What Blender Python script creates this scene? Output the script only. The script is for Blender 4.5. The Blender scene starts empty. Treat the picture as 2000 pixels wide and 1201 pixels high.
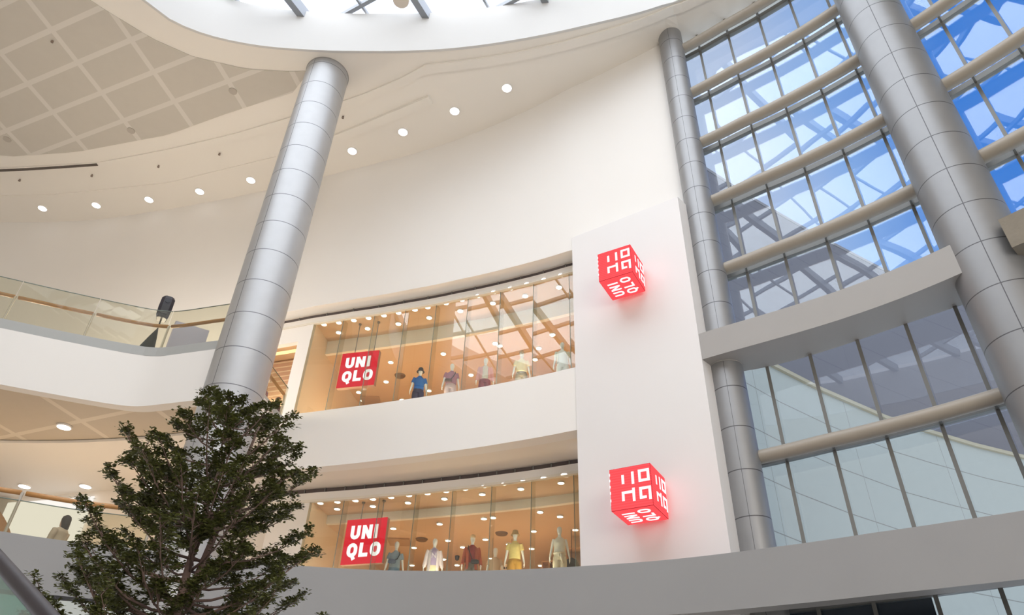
import bpy, bmesh, math, random
import numpy as np
from mathutils import Vector, Matrix
random.seed(7); rng = np.random.default_rng(7)
SC = bpy.context.scene; COL = SC.collection
PI = math.pi

# ---------------------------------------------------------------- camera (eye height is z = 0, mall floor is z = -1.6)
F_PX, PITCH, ROLL = 1383.63, 0.62544194, 0.03573904
_c, _s = math.cos(PITCH), math.sin(PITCH)
_r = np.array([1., 0, 0]); _u = np.array([0, -_s, _c]); _f = np.array([0, _c, _s])
_cr, _sr = math.cos(ROLL), math.sin(ROLL)
CR = _cr * _r + _sr * _u; CU = -_sr * _r + _cr * _u
cam = bpy.data.cameras.new('camera'); camo = bpy.data.objects.new('camera', cam); COL.objects.link(camo)
cam.sensor_width = 36; cam.lens = F_PX / 2000 * 36; cam.clip_end = 500; cam.clip_start = 0.05
camo.matrix_world = Matrix(((CR[0], CU[0], -_f[0], 0), (CR[1], CU[1], -_f[1], 0), (CR[2], CU[2], -_f[2], 0), (0, 0, 0, 1)))
SC.camera = camo

# ---------------------------------------------------------------- world: blue sky, hazier and whiter away from the blue side
SC.view_settings.view_transform = 'Standard'; SC.view_settings.look = 'None'
SC.view_settings.exposure = 0.0; SC.view_settings.gamma = 1.0; SC.view_settings.use_curve_mapping = False
world = bpy.data.worlds.new('sky'); SC.world = world; world.use_nodes = True
wn = world.node_tree; wn.nodes.clear()
def wnode(t, **k):
    n = wn.nodes.new(t)
    for a, b in k.items(): setattr(n, a, b)
    return n
w_tc = wnode('ShaderNodeTexCoord'); w_dot = wnode('ShaderNodeVectorMath', operation='DOT_PRODUCT')
az_, el_ = math.radians(64), math.radians(38)
w_dot.inputs[1].default_value = (math.sin(az_) * math.cos(el_), math.cos(az_) * math.cos(el_), math.sin(el_))
w_noise = wnode('ShaderNodeTexNoise'); w_noise.inputs['Scale'].default_value = 3.0; w_noise.inputs['Detail'].default_value = 5
w_add = wnode('ShaderNodeMath', operation='MULTIPLY_ADD'); w_add.inputs[1].default_value = -0.14
w_ramp = wnode('ShaderNodeValToRGB')
cr = w_ramp.color_ramp
cr.elements[0].position = 0.80; cr.elements[0].color = (0.64, 0.71, 0.93, 1)
cr.elements[1].position = 0.915; cr.elements[1].color = (0.07, 0.27, 0.80, 1)
e = cr.elements.new(0.86); e.color = (0.34, 0.53, 0.93, 1); e = cr.elements.new(0.66); e.color = (0.86, 0.88, 0.95, 1)
w_bg = wnode('ShaderNodeBackground'); w_bg.inputs['Strength'].default_value = 1.0
w_out = wnode('ShaderNodeOutputWorld')
wn.links.new(w_tc.outputs['Generated'], w_dot.inputs[0]); wn.links.new(w_tc.outputs['Generated'], w_noise.inputs['Vector'])
wn.links.new(w_noise.outputs['Fac'], w_add.inputs[0]); wn.links.new(w_dot.outputs['Value'], w_add.inputs[2])
w_map = wnode('ShaderNodeMapRange'); w_map.inputs['From Min'].default_value = 0.50; w_map.inputs['From Max'].default_value = 0.74
w_map.inputs['To Min'].default_value = 1.9; w_map.inputs['To Max'].default_value = 1.0
wn.links.new(w_add.outputs[0], w_map.inputs['Value']); wn.links.new(w_map.outputs[0], w_bg.inputs['Strength'])
wn.links.new(w_add.outputs[0], w_ramp.inputs['Fac']); wn.links.new(w_ramp.outputs['Color'], w_bg.inputs['Color'])
wn.links.new(w_bg.outputs[0], w_out.inputs['Surface'])

def area(name, loc, size, power, color, size_y=None, rot=(0, 0, 0), spread=None):
    l = bpy.data.lights.new(name, 'AREA'); l.energy = power; l.color = color; l.size = size
    if size_y: l.shape = 'ELLIPSE'; l.size_y = size_y
    if spread: l.spread = spread
    o = bpy.data.objects.new(name, l); o.location = loc; o.rotation_euler = rot; COL.objects.link(o); return o
def point(name, loc, power, color, radius=0.15):
    l = bpy.data.lights.new(name, 'POINT'); l.energy = power; l.color = color; l.shadow_soft_size = radius
    o = bpy.data.objects.new(name, l); o.location = loc; COL.objects.link(o); return o
# daylight falling through the big skylight over the atrium
area('skylight_daylight', (-2, 3, 26.2), 34, 7900, (1.0, 0.965, 0.93), 34)
# added fill light behind the viewer, brightens the walls that face it
area('rear_fill_light', (8, -15, 7), 14, 1900, (1.0, 0.93, 0.84), 10, (math.radians(98), 0, math.radians(24)))
WARM = (1.0, 0.72, 0.45)
# strengths of the unseen fill lights added in the shops and walkways
SHOP_LIGHT_UP, SHOP_LIGHT_LOW, WALK_LIGHT = 75, 60, 80

# ---------------------------------------------------------------- helpers
def ray(x, y):
    return ((x - 1000) / F_PX) * CR - ((y - 600.5) / F_PX) * CU + _f
def azel(x, y):
    d = ray(x, y); h = math.hypot(d[0], d[1]); return math.degrees(math.atan2(d[0], d[1])), d[2] / h
def at_d(x, y, dist):                       # point on a sight line at a known ground distance
    d = ray(x, y); h = math.hypot(d[0], d[1]); return Vector(d * dist / h)
def at_z(x, y, z):
    d = ray(x, y); return Vector(d * z / d[2])
def pol(az, d, z=0.0):
    a = math.radians(az); return Vector((d * math.sin(a), d * math.cos(a), z))
def azd(p): return math.degrees(math.atan2(p[0], p[1])), math.hypot(p[0], p[1])

class MB:
    def __init__(s): s.v = []; s.f = []; s.m = []
    def add(s, v, f, m=0):
        n = len(s.v); s.v += [tuple(p) for p in v]; s.f += [tuple(i + n for i in q) for q in f]; s.m += [m] * len(f); return s
    def box(s, lo, hi, m=0):
        x0, y0, z0 = lo; x1, y1, z1 = hi
        return s.add([(x0, y0, z0), (x1, y0, z0), (x1, y1, z0), (x0, y1, z0), (x0, y0, z1), (x1, y0, z1), (x1, y1, z1), (x0, y1, z1)],
                     [(0, 3, 2, 1), (4, 5, 6, 7), (0, 1, 5, 4), (1, 2, 6, 5), (2, 3, 7, 6), (3, 0, 4, 7)], m)
    def bar(s, a, b, w, h, up=(0, 0, 1), m=0):     # box from a to b, w wide, h high
        a = Vector(a); b = Vector(b); d = (b - a).normalized(); up = Vector(up)
        if abs(d.dot(up)) > .99: up = Vector((0, 1, 0))
        sx = d.cross(up).normalized() * w / 2; sy = sx.cross(d).normalized() * h / 2
        v = [a - sx - sy, a + sx - sy, a + sx + sy, a - sx + sy, b - sx - sy, b + sx - sy, b + sx + sy, b - sx + sy]
        return s.add(v, [(0, 3, 2, 1), (4, 5, 6, 7), (0, 1, 5, 4), (1, 2, 6, 5), (2, 3, 7, 6), (3, 0, 4, 7)], m)
    def slab(s, inn, out, z0, z1, m=0):            # a curved wall or plate between two plan lines
        g = lambda z, p: z(p) if callable(z) else z
        n = len(inn); v = []
        for a, b in zip(inn, out):
            v += [(a[0], a[1], g(z0, a)), (b[0], b[1], g(z0, b)), (b[0], b[1], g(z1, b)), (a[0], a[1], g(z1, a))]
        f = []
        for i in range(n - 1):
            j = 4 * i; k = j + 4
            f += [(j, k, k + 3, j + 3), (j + 1, j + 2, k + 2, k + 1), (j, j + 1, k + 1, k), (j + 3, k + 3, k + 2, j + 2)]
        f += [(0, 3, 2, 1), (4 * n - 4, 4 * n - 3, 4 * n - 2, 4 * n - 1)]
        return s.add(v, f, m)
    def tube(s, pts, r, seg=12, caps=True, m=0):
        pts = [Vector(p) for p in pts]; n = len(pts)
        rr = r if isinstance(r, (list, tuple)) else [r] * n
        v = []; side = None
        for i in range(n):
            t = (pts[min(i + 1, n - 1)] - pts[max(i - 1, 0)]).normalized()
            if side is None:
                up = Vector((0, 0, 1)) if abs(t.z) < .9 else Vector((0, 1, 0)); side = t.cross(up).normalized()
            else: side = (side - t * side.dot(t)).normalized()
            u = side.cross(t)
            for k in range(seg):
                a = 2 * PI * k / seg; v.append(pts[i] + (side * math.cos(a) + u * math.sin(a)) * rr[i])
        f = [(i * seg + k, i * seg + (k + 1) % seg, (i + 1) * seg + (k + 1) % seg, (i + 1) * seg + k) for i in range(n - 1) for k in range(seg)]
        if caps: f += [tuple(range(seg))[::-1], tuple(range((n - 1) * seg, n * seg))]
        return s.add(v, f, m)
    def loft(s, rings, seg=20, m=0, caps=True):    # rings: (cx, cy, cz, rx, ry[, tilt])
        v = []
        for R in rings:
            cx, cy, cz, rx, ry = R[:5]; tl = R[5] if len(R) > 5 else 0
            for k in range(seg):
                a = 2 * PI * k / seg; x = rx * math.cos(a); y = ry * math.sin(a)
                v.append((cx + x, cy + y, cz + tl * x))
        n = len(rings)
        f = [(i * seg + k, i * seg + (k + 1) % seg, (i + 1) * seg + (k + 1) % seg, (i + 1) * seg + k) for i in range(n - 1) for k in range(seg)]
        if caps: f += [tuple(range(seg))[::-1], tuple(range((n - 1) * seg, n * seg))]
        return s.add(v, f, m)
    def disc(s, c, n_, r, h, seg=24, m=0):         # short cylinder from c along n_
        c = Vector(c); n_ = Vector(n_).normalized()
        return s.tube([c, c + n_ * h], r, seg, True, m)

def put(o, label=None, cat=None, group=None, kind=None):
    if label: o['label'] = label
    if cat: o['category'] = cat
    if group: o['group'] = group
    if kind: o['kind'] = kind
    return o
def empty(name, loc, rz=0.0, **k):
    o = bpy.data.objects.new(name, None); COL.objects.link(o); o.empty_display_size = .2
    o.location = loc; o.rotation_euler = (0, 0, rz); return put(o, **k)
def mk(name, mb, mat, parent=None, local=False, smooth=False, origin=None, fix=True, **k):
    """one mesh object; vertices in mb are world coordinates unless local=True (then relative to the parent)"""
    vs = mb.v
    if not local:
        if parent is None:
            if origin is None:
                a = np.array(vs); origin = ((a[:, 0].min() + a[:, 0].max()) / 2, (a[:, 1].min() + a[:, 1].max()) / 2, a[:, 2].min())
            vs = [(x - origin[0], y - origin[1], z - origin[2]) for x, y, z in vs]
        else:
            root = parent; off = Vector((0, 0, 0)); chain = []
            while root is not None: chain.append(root); root = root.parent
            M = Matrix.Identity(4)
            for c in reversed(chain): M = M @ Matrix.LocRotScale(c.location, c.rotation_euler, None)
            Mi = M.inverted(); vs = [tuple(Mi @ Vector(p)) for p in vs]
    me = bpy.data.meshes.new(name); me.from_pydata(vs, [], mb.f); me.update()
    mats = mat if isinstance(mat, (list, tuple)) else [mat]
    for m_ in mats: me.materials.append(m_)
    if len(mats) > 1:
        for p, i in zip(me.polygons, mb.m): p.material_index = i
    if fix:
        bm = bmesh.new(); bm.from_mesh(me); bmesh.ops.recalc_face_normals(bm, faces=bm.faces); bm.to_mesh(me); bm.free()
    if smooth:
        for p in me.polygons: p.use_smooth = True
    o = bpy.data.objects.new(name, me); COL.objects.link(o)
    if parent is not None: o.parent = parent
    elif not local: o.location = origin
    if smooth == 'edge':
        es = o.modifiers.new('split', 'EDGE_SPLIT'); es.split_angle = math.radians(40)
    return put(o, **k)
def dup(root, loc=None, rz=None, **k):
    r = root.copy(); COL.objects.link(r)
    if loc is not None: r.location = loc
    if rz is not None: r.rotation_euler = (0, 0, rz)
    put(r, **k)
    for ch in list(root.children):
        c = ch.copy(); COL.objects.link(c); c.parent = r
        for g in list(ch.children):
            d = g.copy(); COL.objects.link(d); d.parent = c
    return r
def bake(o):                                 # apply the object's modifiers to its mesh
    dg = bpy.context.evaluated_depsgraph_get(); dg.update()
    me = bpy.data.meshes.new_from_object(o.evaluated_get(dg)); o.modifiers.clear(); o.data = me
    return o
ORD = ['leftmost', 'second from the left', 'third from the left', 'fourth from the left', 'fifth from the left', 'sixth from the left', 'seventh from the left', 'eighth from the left', 'ninth from the left', 'tenth from the left', 'eleventh from the left', 'twelfth from the left', 'thirteenth from the left', 'fourteenth from the left', 'fifteenth from the left', 'sixteenth from the left', 'seventeenth from the left', 'eighteenth from the left', 'nineteenth from the left', 'twentieth from the left', 'twenty-first from the left', 'twenty-second from the left', 'twenty-third from the left']

# ---------------------------------------------------------------- materials
MATS = {}
def pbr(name, col, rough=.5, metal=0., noise=0., nscale=6., bump=0., bscale=60., spec=.5, emit=None, es=0., trans=0.):
    m = bpy.data.materials.new(name); m.use_nodes = True; nt = m.node_tree; b = nt.nodes['Principled BSDF']
    b.inputs['Base Color'].default_value = (*col, 1); b.inputs['Roughness'].default_value = rough; b.inputs['Metallic'].default_value = metal
    b.inputs['Specular IOR Level'].default_value = spec
    tc = nt.nodes.new('ShaderNodeTexCoord')
    if noise > 0:
        n = nt.nodes.new('ShaderNodeTexNoise'); n.inputs['Scale'].default_value = nscale; n.inputs['Detail'].default_value = 4
        nt.links.new(tc.outputs['Object'], n.inputs['Vector'])
        r = nt.nodes.new('ShaderNodeMix'); r.data_type = 'RGBA'
        r.inputs['A'].default_value = (*[c * (1 - noise) for c in col], 1); r.inputs['B'].default_value = (*[min(1, c * (1 + noise)) for c in col], 1)
        nt.links.new(n.outputs['Fac'], r.inputs['Factor']); nt.links.new(r.outputs['Result'], b.inputs['Base Color'])
    if bump > 0:
        n = nt.nodes.new('ShaderNodeTexNoise'); n.inputs['Scale'].default_value = bscale; n.inputs['Detail'].default_value = 3
        nt.links.new(tc.outputs['Object'], n.inputs['Vector'])
        bp = nt.nodes.new('ShaderNodeBump'); bp.inputs['Strength'].default_value = bump; bp.inputs['Distance'].default_value = .02
        nt.links.new(n.outputs['Fac'], bp.inputs['Height']); nt.links.new(bp.outputs[0], b.inputs['Normal'])
    if emit:
        b.inputs['Emission Color'].default_value = (*emit, 1); b.inputs['Emission Strength'].default_value = es
    MATS[name] = m; return m
def nd(nt, t, **k):
    n = nt.nodes.new(t)
    for a, b in k.items(): setattr(n, a, b)
    return n
def lines_mat(name, col, line, axes, rough=.5, metal=0., coord='Object', noise=.05, spec=.5, nscale=3.):
    """axes: list of (direction vector, spacing, offset, half width): thin joints drawn where dot(p, dir) hits a multiple of the spacing"""
    m = pbr(name, col, rough, metal, spec=spec); nt = m.node_tree; b = nt.nodes['Principled BSDF']
    tc = nd(nt, 'ShaderNodeTexCoord'); acc = None
    for d, sp, off, hw in axes:
        if d == 'angle':
            sep = nd(nt, 'ShaderNodeSeparateXYZ'); nt.links.new(tc.outputs[coord], sep.inputs[0])
            at = nd(nt, 'ShaderNodeMath', operation='ARCTAN2'); nt.links.new(sep.outputs['Y'], at.inputs[0]); nt.links.new(sep.outputs['X'], at.inputs[1]); src = at.outputs[0]
        else:
            dt = nd(nt, 'ShaderNodeVectorMath', operation='DOT_PRODUCT'); dt.inputs[1].default_value = d
            nt.links.new(tc.outputs[coord], dt.inputs[0]); src = dt.outputs['Value']
        ad = nd(nt, 'ShaderNodeMath', operation='ADD'); ad.inputs[1].default_value = -off + 1000 * sp; nt.links.new(src, ad.inputs[0])
        md = nd(nt, 'ShaderNodeMath', operation='PINGPONG'); md.inputs[1].default_value = sp / 2; nt.links.new(ad.outputs[0], md.inputs[0])
        lt = nd(nt, 'ShaderNodeMath', operation='LESS_THAN'); lt.inputs[1].default_value = hw; nt.links.new(md.outputs[0], lt.inputs[0])
        if acc is None: acc = lt.outputs[0]
        else:
            mx = nd(nt, 'ShaderNodeMath', operation='MAXIMUM'); nt.links.new(acc, mx.inputs[0]); nt.links.new(lt.outputs[0], mx.inputs[1]); acc = mx.outputs[0]
    n = nd(nt, 'ShaderNodeTexNoise'); n.inputs['Scale'].default_value = nscale; n.inputs['Detail'].default_value = 4; nt.links.new(tc.outputs['Object'], n.inputs['Vector'])
    mb_ = nd(nt, 'ShaderNodeMix', data_type='RGBA'); mb_.inputs['A'].default_value = (*[c * (1 - noise) for c in col], 1); mb_.inputs['B'].default_value = (*[min(1, c * (1 + noise)) for c in col], 1)
    nt.links.new(n.outputs['Fac'], mb_.inputs['Factor'])
    mx = nd(nt, 'ShaderNodeMix', data_type='RGBA'); nt.links.new(acc, mx.inputs['Factor']); nt.links.new(mb_.outputs['Result'], mx.inputs['A']); mx.inputs['B'].default_value = (*line, 1)
    nt.links.new(mx.outputs['Result'], b.inputs['Base Color']); return m
def glass_mat(name, tint, ior=1.5, gain=1.0, haze=0.0, rough=0.0, bump=0.0):
    m = bpy.data.materials.new(name); m.use_nodes = True; nt = m.node_tree; nt.nodes.clear()
    tr = nd(nt, 'ShaderNodeBsdfTransparent'); tr.inputs['Color'].default_value = (*tint, 1)
    gl = nd(nt, 'ShaderNodeBsdfGlossy'); gl.inputs['Roughness'].default_value = rough; gl.inputs['Color'].default_value = (1, 1, 1, 1)
    fr = nd(nt, 'ShaderNodeFresnel'); ge = nd(nt, 'ShaderNodeNewGeometry'); mr = nd(nt, 'ShaderNodeMapRange')
    mr.inputs['To Min'].default_value = ior; mr.inputs['To Max'].default_value = 1 / ior      # same reflectance from either side of the sheet
    nt.links.new(ge.outputs['Backfacing'], mr.inputs['Value']); nt.links.new(mr.outputs[0], fr.inputs['IOR'])
    mu = nd(nt, 'ShaderNodeMath', operation='MULTIPLY'); mu.inputs[1].default_value = gain; mu.use_clamp = True
    mx = nd(nt, 'ShaderNodeMixShader'); out = nd(nt, 'ShaderNodeOutputMaterial')
    nt.links.new(fr.outputs[0], mu.inputs[0]); nt.links.new(mu.outputs[0], mx.inputs[0]); nt.links.new(tr.outputs[0], mx.inputs[1]); nt.links.new(gl.outputs[0], mx.inputs[2])
    last = mx.outputs[0]
    if bump > 0:
        tc = nd(nt, 'ShaderNodeTexCoord'); n = nd(nt, 'ShaderNodeTexNoise'); n.inputs['Scale'].default_value = .5; n.inputs['Detail'].default_value = 1
        nt.links.new(tc.outputs['Object'], n.inputs['Vector']); bp = nd(nt, 'ShaderNodeBump'); bp.inputs['Distance'].default_value = bump
        nt.links.new(n.outputs['Fac'], bp.inputs['Height']); nt.links.new(bp.outputs[0], gl.inputs['Normal'])
    if haze > 0:
        df = nd(nt, 'ShaderNodeBsdfDiffuse'); df.inputs['Color'].default_value = (.75, .8, .82, 1)
        m2 = nd(nt, 'ShaderNodeMixShader'); m2.inputs[0].default_value = haze; nt.links.new(last, m2.inputs[1]); nt.links.new(df.outputs[0], m2.inputs[2]); last = m2.outputs[0]
    nt.links.new(last, out.inputs['Surface']); MATS[name] = m; return m
def emis(name, col, st):
    m = bpy.data.materials.new(name); m.use_nodes = True; nt = m.node_tree; nt.nodes.clear()
    e_ = nd(nt, 'ShaderNodeEmission'); e_.inputs[0].default_value = (*col, 1); e_.inputs[1].default_value = st
    o_ = nd(nt, 'ShaderNodeOutputMaterial'); nt.links.new(e_.outputs[0], o_.inputs['Surface']); MATS[name] = m; return m

white = pbr('white_plaster', (.86, .835, .80), .65, noise=.015, nscale=.6)
pierw = pbr('pier_plaster', (.82, .80, .79), .42, noise=.015, nscale=.6)
cream = pbr('cream_plaster', (.82, .77, .70), .6, noise=.02, nscale=.6)
ceilm = pbr('ceiling_paint', (.86, .82, .755), .7, noise=.015, nscale=.4)
ocul = pbr('skylight_fascia_paint', (.66, .655, .64), .6)
greyp = pbr('grey_panel_paint', (.31, .31, .315), .5, noise=.03, nscale=1.2, bump=.05, bscale=8)
beamp = pbr('beam_grey_paint', (.37, .355, .34), .5, noise=.04, nscale=1.2)
tubep = pbr('tube_beige_paint', (.37, .33, .275), .42, noise=.05, nscale=3)
mullp = pbr('mullion_grey', (.19, .19, .18), .45, metal=.3)
darkm = pbr('dark_metal', (.04, .04, .045), .4, metal=.4)
skyb = pbr('skylight_beam_steel', (.30, .32, .35), .45, metal=.2)
kerbm = pbr('kerb_grey_glass', (.42, .43, .42), .35, noise=.03)
woodr = pbr('handrail_wood', (.50, .25, .085), .4, noise=.15, nscale=12)
woodp = pbr('wood_panel', (.36, .19, .08), .45, noise=.2, nscale=5)
tanc = pbr('shop_ceiling_warm_bounce', (.62, .44, .28), .5, noise=.02, nscale=.5)  # pale ceiling; warm bounce off the wood floor painted into its colour
bulk = pbr('shop_bulkhead_cream', (.82, .78, .69), .6)
shopw = pbr('shop_wall', (.70, .56, .40), .6)
shopf = pbr('shop_wood_floor', (.55, .33, .17), .4, noise=.1)
ventm = pbr('slot_vent_dark', (.10, .08, .08), .5)
stone = pbr('mall_floor_stone', (.50, .46, .41), .3, noise=.05, nscale=1)
lampw = pbr('lamp_trim_white', (.85, .83, .8), .4)
lens = emis('lamp_lens', (1.0, .93, .82), 5.0)
lensc = emis('lamp_lens_cool', (1.0, .96, .95), 5.0)
mannw = pbr('mannequin_white', (.80, .79, .74), .35)
black = pbr('black_plastic', (.022, .018, .026), .45)
blackc = pbr('black_cloth', (.02, .024, .026), .9)
gl_shop = glass_mat('shop_glass', (.93, .96, .94), 1.5, 1.35)
gl_fin = glass_mat('fin_glass', (.90, .90, .86), 1.45, .4, haze=.02)
gl_rail = glass_mat('rail_glass', (.89, .885, .81), 1.45, .8, haze=.02)
gl_edge = pbr('glass_edge_green', (.20, .25, .22), .3)
gl_curt = glass_mat('curtain_glass', (.86, .92, .96), 1.5, 1.25, bump=.007)
gl_dark = pbr('dark_window_glass', (.012, .014, .018), .1)
gl_sky = glass_mat('skylight_glass', (.93, .96, .99), 1.5, 1.0)
def colmat(name, off, seam, k=1.):
    return lines_mat(name, (.47 * k, .475 * k, .485 * k), (.16 * k, .16 * k, .17 * k), [((0, 0, 1), 1.0, off, .011), ('angle', PI, seam, .012)], rough=.47, metal=.62, noise=.06)

# ---------------------------------------------------------------- plan lines (metres, viewer at the origin)
F_PTS = [(-34, 20.0), (-29, 22.0), (-25.5, 22.8), (-22.05, 22.9), (-19.8, 22.77), (-17.45, 22.46), (-15.05, 21.87), (-12.7, 21.23), (-10.43, 20.54), (-8.2, 19.78),
         (-6.45, 19.13), (-5.02, 18.65), (-3.28, 18.06), (-1.62, 17.42), (-.05, 16.74), (1.70, 15.84), (3.4, 15.15), (4.95, 14.50), (5.35, 14.33)]
_fa = [azd(p)[0] for p in F_PTS]; _fd = [azd(p)[1] for p in F_PTS]
def fd(az): return float(np.interp(az, _fa, _fd))
G_PTS = [(20.5, 15.25), (26, 14.85), (32, 14.58), (39, 14.3), (45, 14.15), (53, 14.0), (62, 13.9), (70, 13.9)]      # tube line of the glass wall
def gd(az): return float(np.interp(az, [p[0] for p in G_PTS], [p[1] for p in G_PTS]))
B_PTS = [(-62, 18.5), (-50, 17.2), (-35.1, 16.2), (-31.5, 16.05), (-27, 15.75), (-15, 15.36), (-9.4, 15.14), (-3.3, 14.80), (.8, 14.56), (6.1, 14.24), (12.8, 13.9), (18.2, 13.60), (20.4, 13.48), (27.7, 13.18), (33, 13.1), (37.2, 13.09), (45, 13.0), (70, 13.0)]
def bd(az): return float(np.interp(az, [p[0] for p in B_PTS], [p[1] for p in B_PTS]))
def arc(fn, a0, a1, off=0., step=1.2):
    n = max(2, int(abs(a1 - a0) / step) + 1); return [pol(a, fn(a) + off) for a in np.linspace(a0, a1, n)]
def ceilz(p):
    x = min(p[0] / .9, 5.6); t = max(0., x + 7.1); return .9 * (22.3 + .0142 * t * t)
def at_ceil(x, y, drop=0.):
    z = 20.5
    for _ in range(30): p = at_z(x, y, z); z = ceilz(p) - drop
    return at_z(x, y, z)
Z_UP_SOFFIT, Z_UP_GLASS, Z_UP_SILL, Z_UP_FLOOR = 13.61, 13.27, 9.60, 9.30
Z_LO_SOFFIT, Z_LO_GLASS, Z_LO_SILL, Z_LO_FLOOR = 7.81, 7.44, 3.9, 4.33
BAND_T, BAND_B = 4.05, 3.08
FLOOR_Z = -1.6
AZ_R = 6.12                                  # left edge of the projecting pier

# ---------------------------------------------------------------- setting: floor, ceiling, walls
m_ = MB(); N = 72; ring = [pol(a, 27, FLOOR_Z) for a in np.linspace(-180, 180, N, endpoint=False)]
m_.add(ring + [p + Vector((0, 0, -.3)) for p in ring], [tuple(range(N)), tuple(range(N, 2 * N))[::-1]] + [(i, (i + 1) % N, N + (i + 1) % N, N + i) for i in range(N)])
mk('floor', m_, stone, kind='structure')

OC = [(285, 0), (330, 35), (400, 65), (500, 87), (600, 96), (720, 99), (850, 96), (1000, 78), (1150, 47), (1290, 10), (1325, 0)]
oc = [azd(at_ceil(*p)) for p in OC]
oc = [(-180, 10.5), (-150, 11), (-120, 13), (-95, 15), (-75, 16.4), (-60, 17.0), (-50, 17.1)] + oc + [(30, 13.4), (45, 12.2), (70, 10.8), (110, 10), (150, 10), (180, 10.5)]
_oa = [p[0] for p in oc]; _od = [p[1] for p in oc]
def smooth_interp(xs, ys, x):
    i = int(np.clip(np.searchsorted(xs, x) - 1, 0, len(xs) - 2)); h = xs[i + 1] - xs[i]; t = (x - xs[i]) / h
    def sl(k): return (ys[min(k + 1, len(ys) - 1)] - ys[max(k - 1, 0)]) / (xs[min(k + 1, len(xs) - 1)] - xs[max(k - 1, 0)])
    a, b = sl(i) * h, sl(i + 1) * h
    return (2 * t**3 - 3 * t**2 + 1) * ys[i] + (t**3 - 2 * t**2 + t) * a + (-2 * t**3 + 3 * t**2) * ys[i + 1] + (t**3 - t**2) * b
def od(az): return smooth_interp(_oa, _od, az)
def outd(az):
    if az < -57: return float(np.interp(az, [-180, -90, -57], [20, 27, 38.5]))
    if az < 20.4: return fd(az) + .0
    if az < 70: return gd(az) + .75
    return float(np.interp(az, [70, 90, 180], [14.7, 17, 20]))
azs = list(np.arange(-180, 180.01, 1.5)); m_ = MB(); v = []; K = 9
for a in azs:
    o_, w_ = od(a) + .05, outd(a) + .35
    for k in range(K): p = pol(a, o_ + (w_ - o_) * k / (K - 1)); v.append((p[0], p[1], ceilz(p)))
    for k in range(K): p = pol(a, o_ + (w_ - o_) * k / (K - 1)); v.append((p[0], p[1], ceilz(p) + .35))
f = []
for i in range(len(azs) - 1):
    b0 = i * 2 * K; b1 = b0 + 2 * K
    for k in range(K - 1):
        f += [(b0 + k, b0 + k + 1, b1 + k + 1, b1 + k), (b0 + K + k, b1 + K + k, b1 + K + k + 1, b0 + K + k + 1)]
    f += [(b0, b1, b1 + K, b0 + K), (b0 + K - 1, b0 + 2 * K - 1, b1 + 2 * K - 1, b1 + K - 1)]
m_.add(v, f); mk('ceiling', m_, ceilm, kind='structure')
# fascia ring of the skylight well
H_OC = 2.12
inn = [pol(a, od(a)) for a in azs]; out = [pol(a, od(a) + .09) for a in azs]
m_ = MB().slab(inn, out, lambda p: ceilz(p) - .015, lambda p: ceilz(pol(azd(p)[0], od(azd(p)[0]))) + H_OC)
mk('trim_1', m_, ocul, kind='structure', smooth='edge')

# wall_left: the long curved wall, upper part over both shops and the full height part behind the walkway
m_ = MB(); topz = lambda p: ceilz(p) + .1
A_UL = -24.9                                 # left end of the upper recess
m_.slab(arc(fd, A_UL, 20.3), arc(fd, A_UL, 20.3, .5), Z_UP_SOFFIT, topz)
m_.slab(arc(fd, -57, A_UL), arc(fd, -57, A_UL, .5), Z_UP_FLOOR, topz)
mk('wall_left', m_, white, kind='structure', smooth='edge')
# parapet bands below the upper shop window and under the lower one
a_edge = -19.3
m_ = MB().slab(arc(fd, a_edge, AZ_R + .4), arc(fd, a_edge, AZ_R + .4, .45), Z_LO_SOFFIT, Z_UP_SILL)
mk('wall_front', m_, white, kind='structure', smooth='edge')

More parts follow.
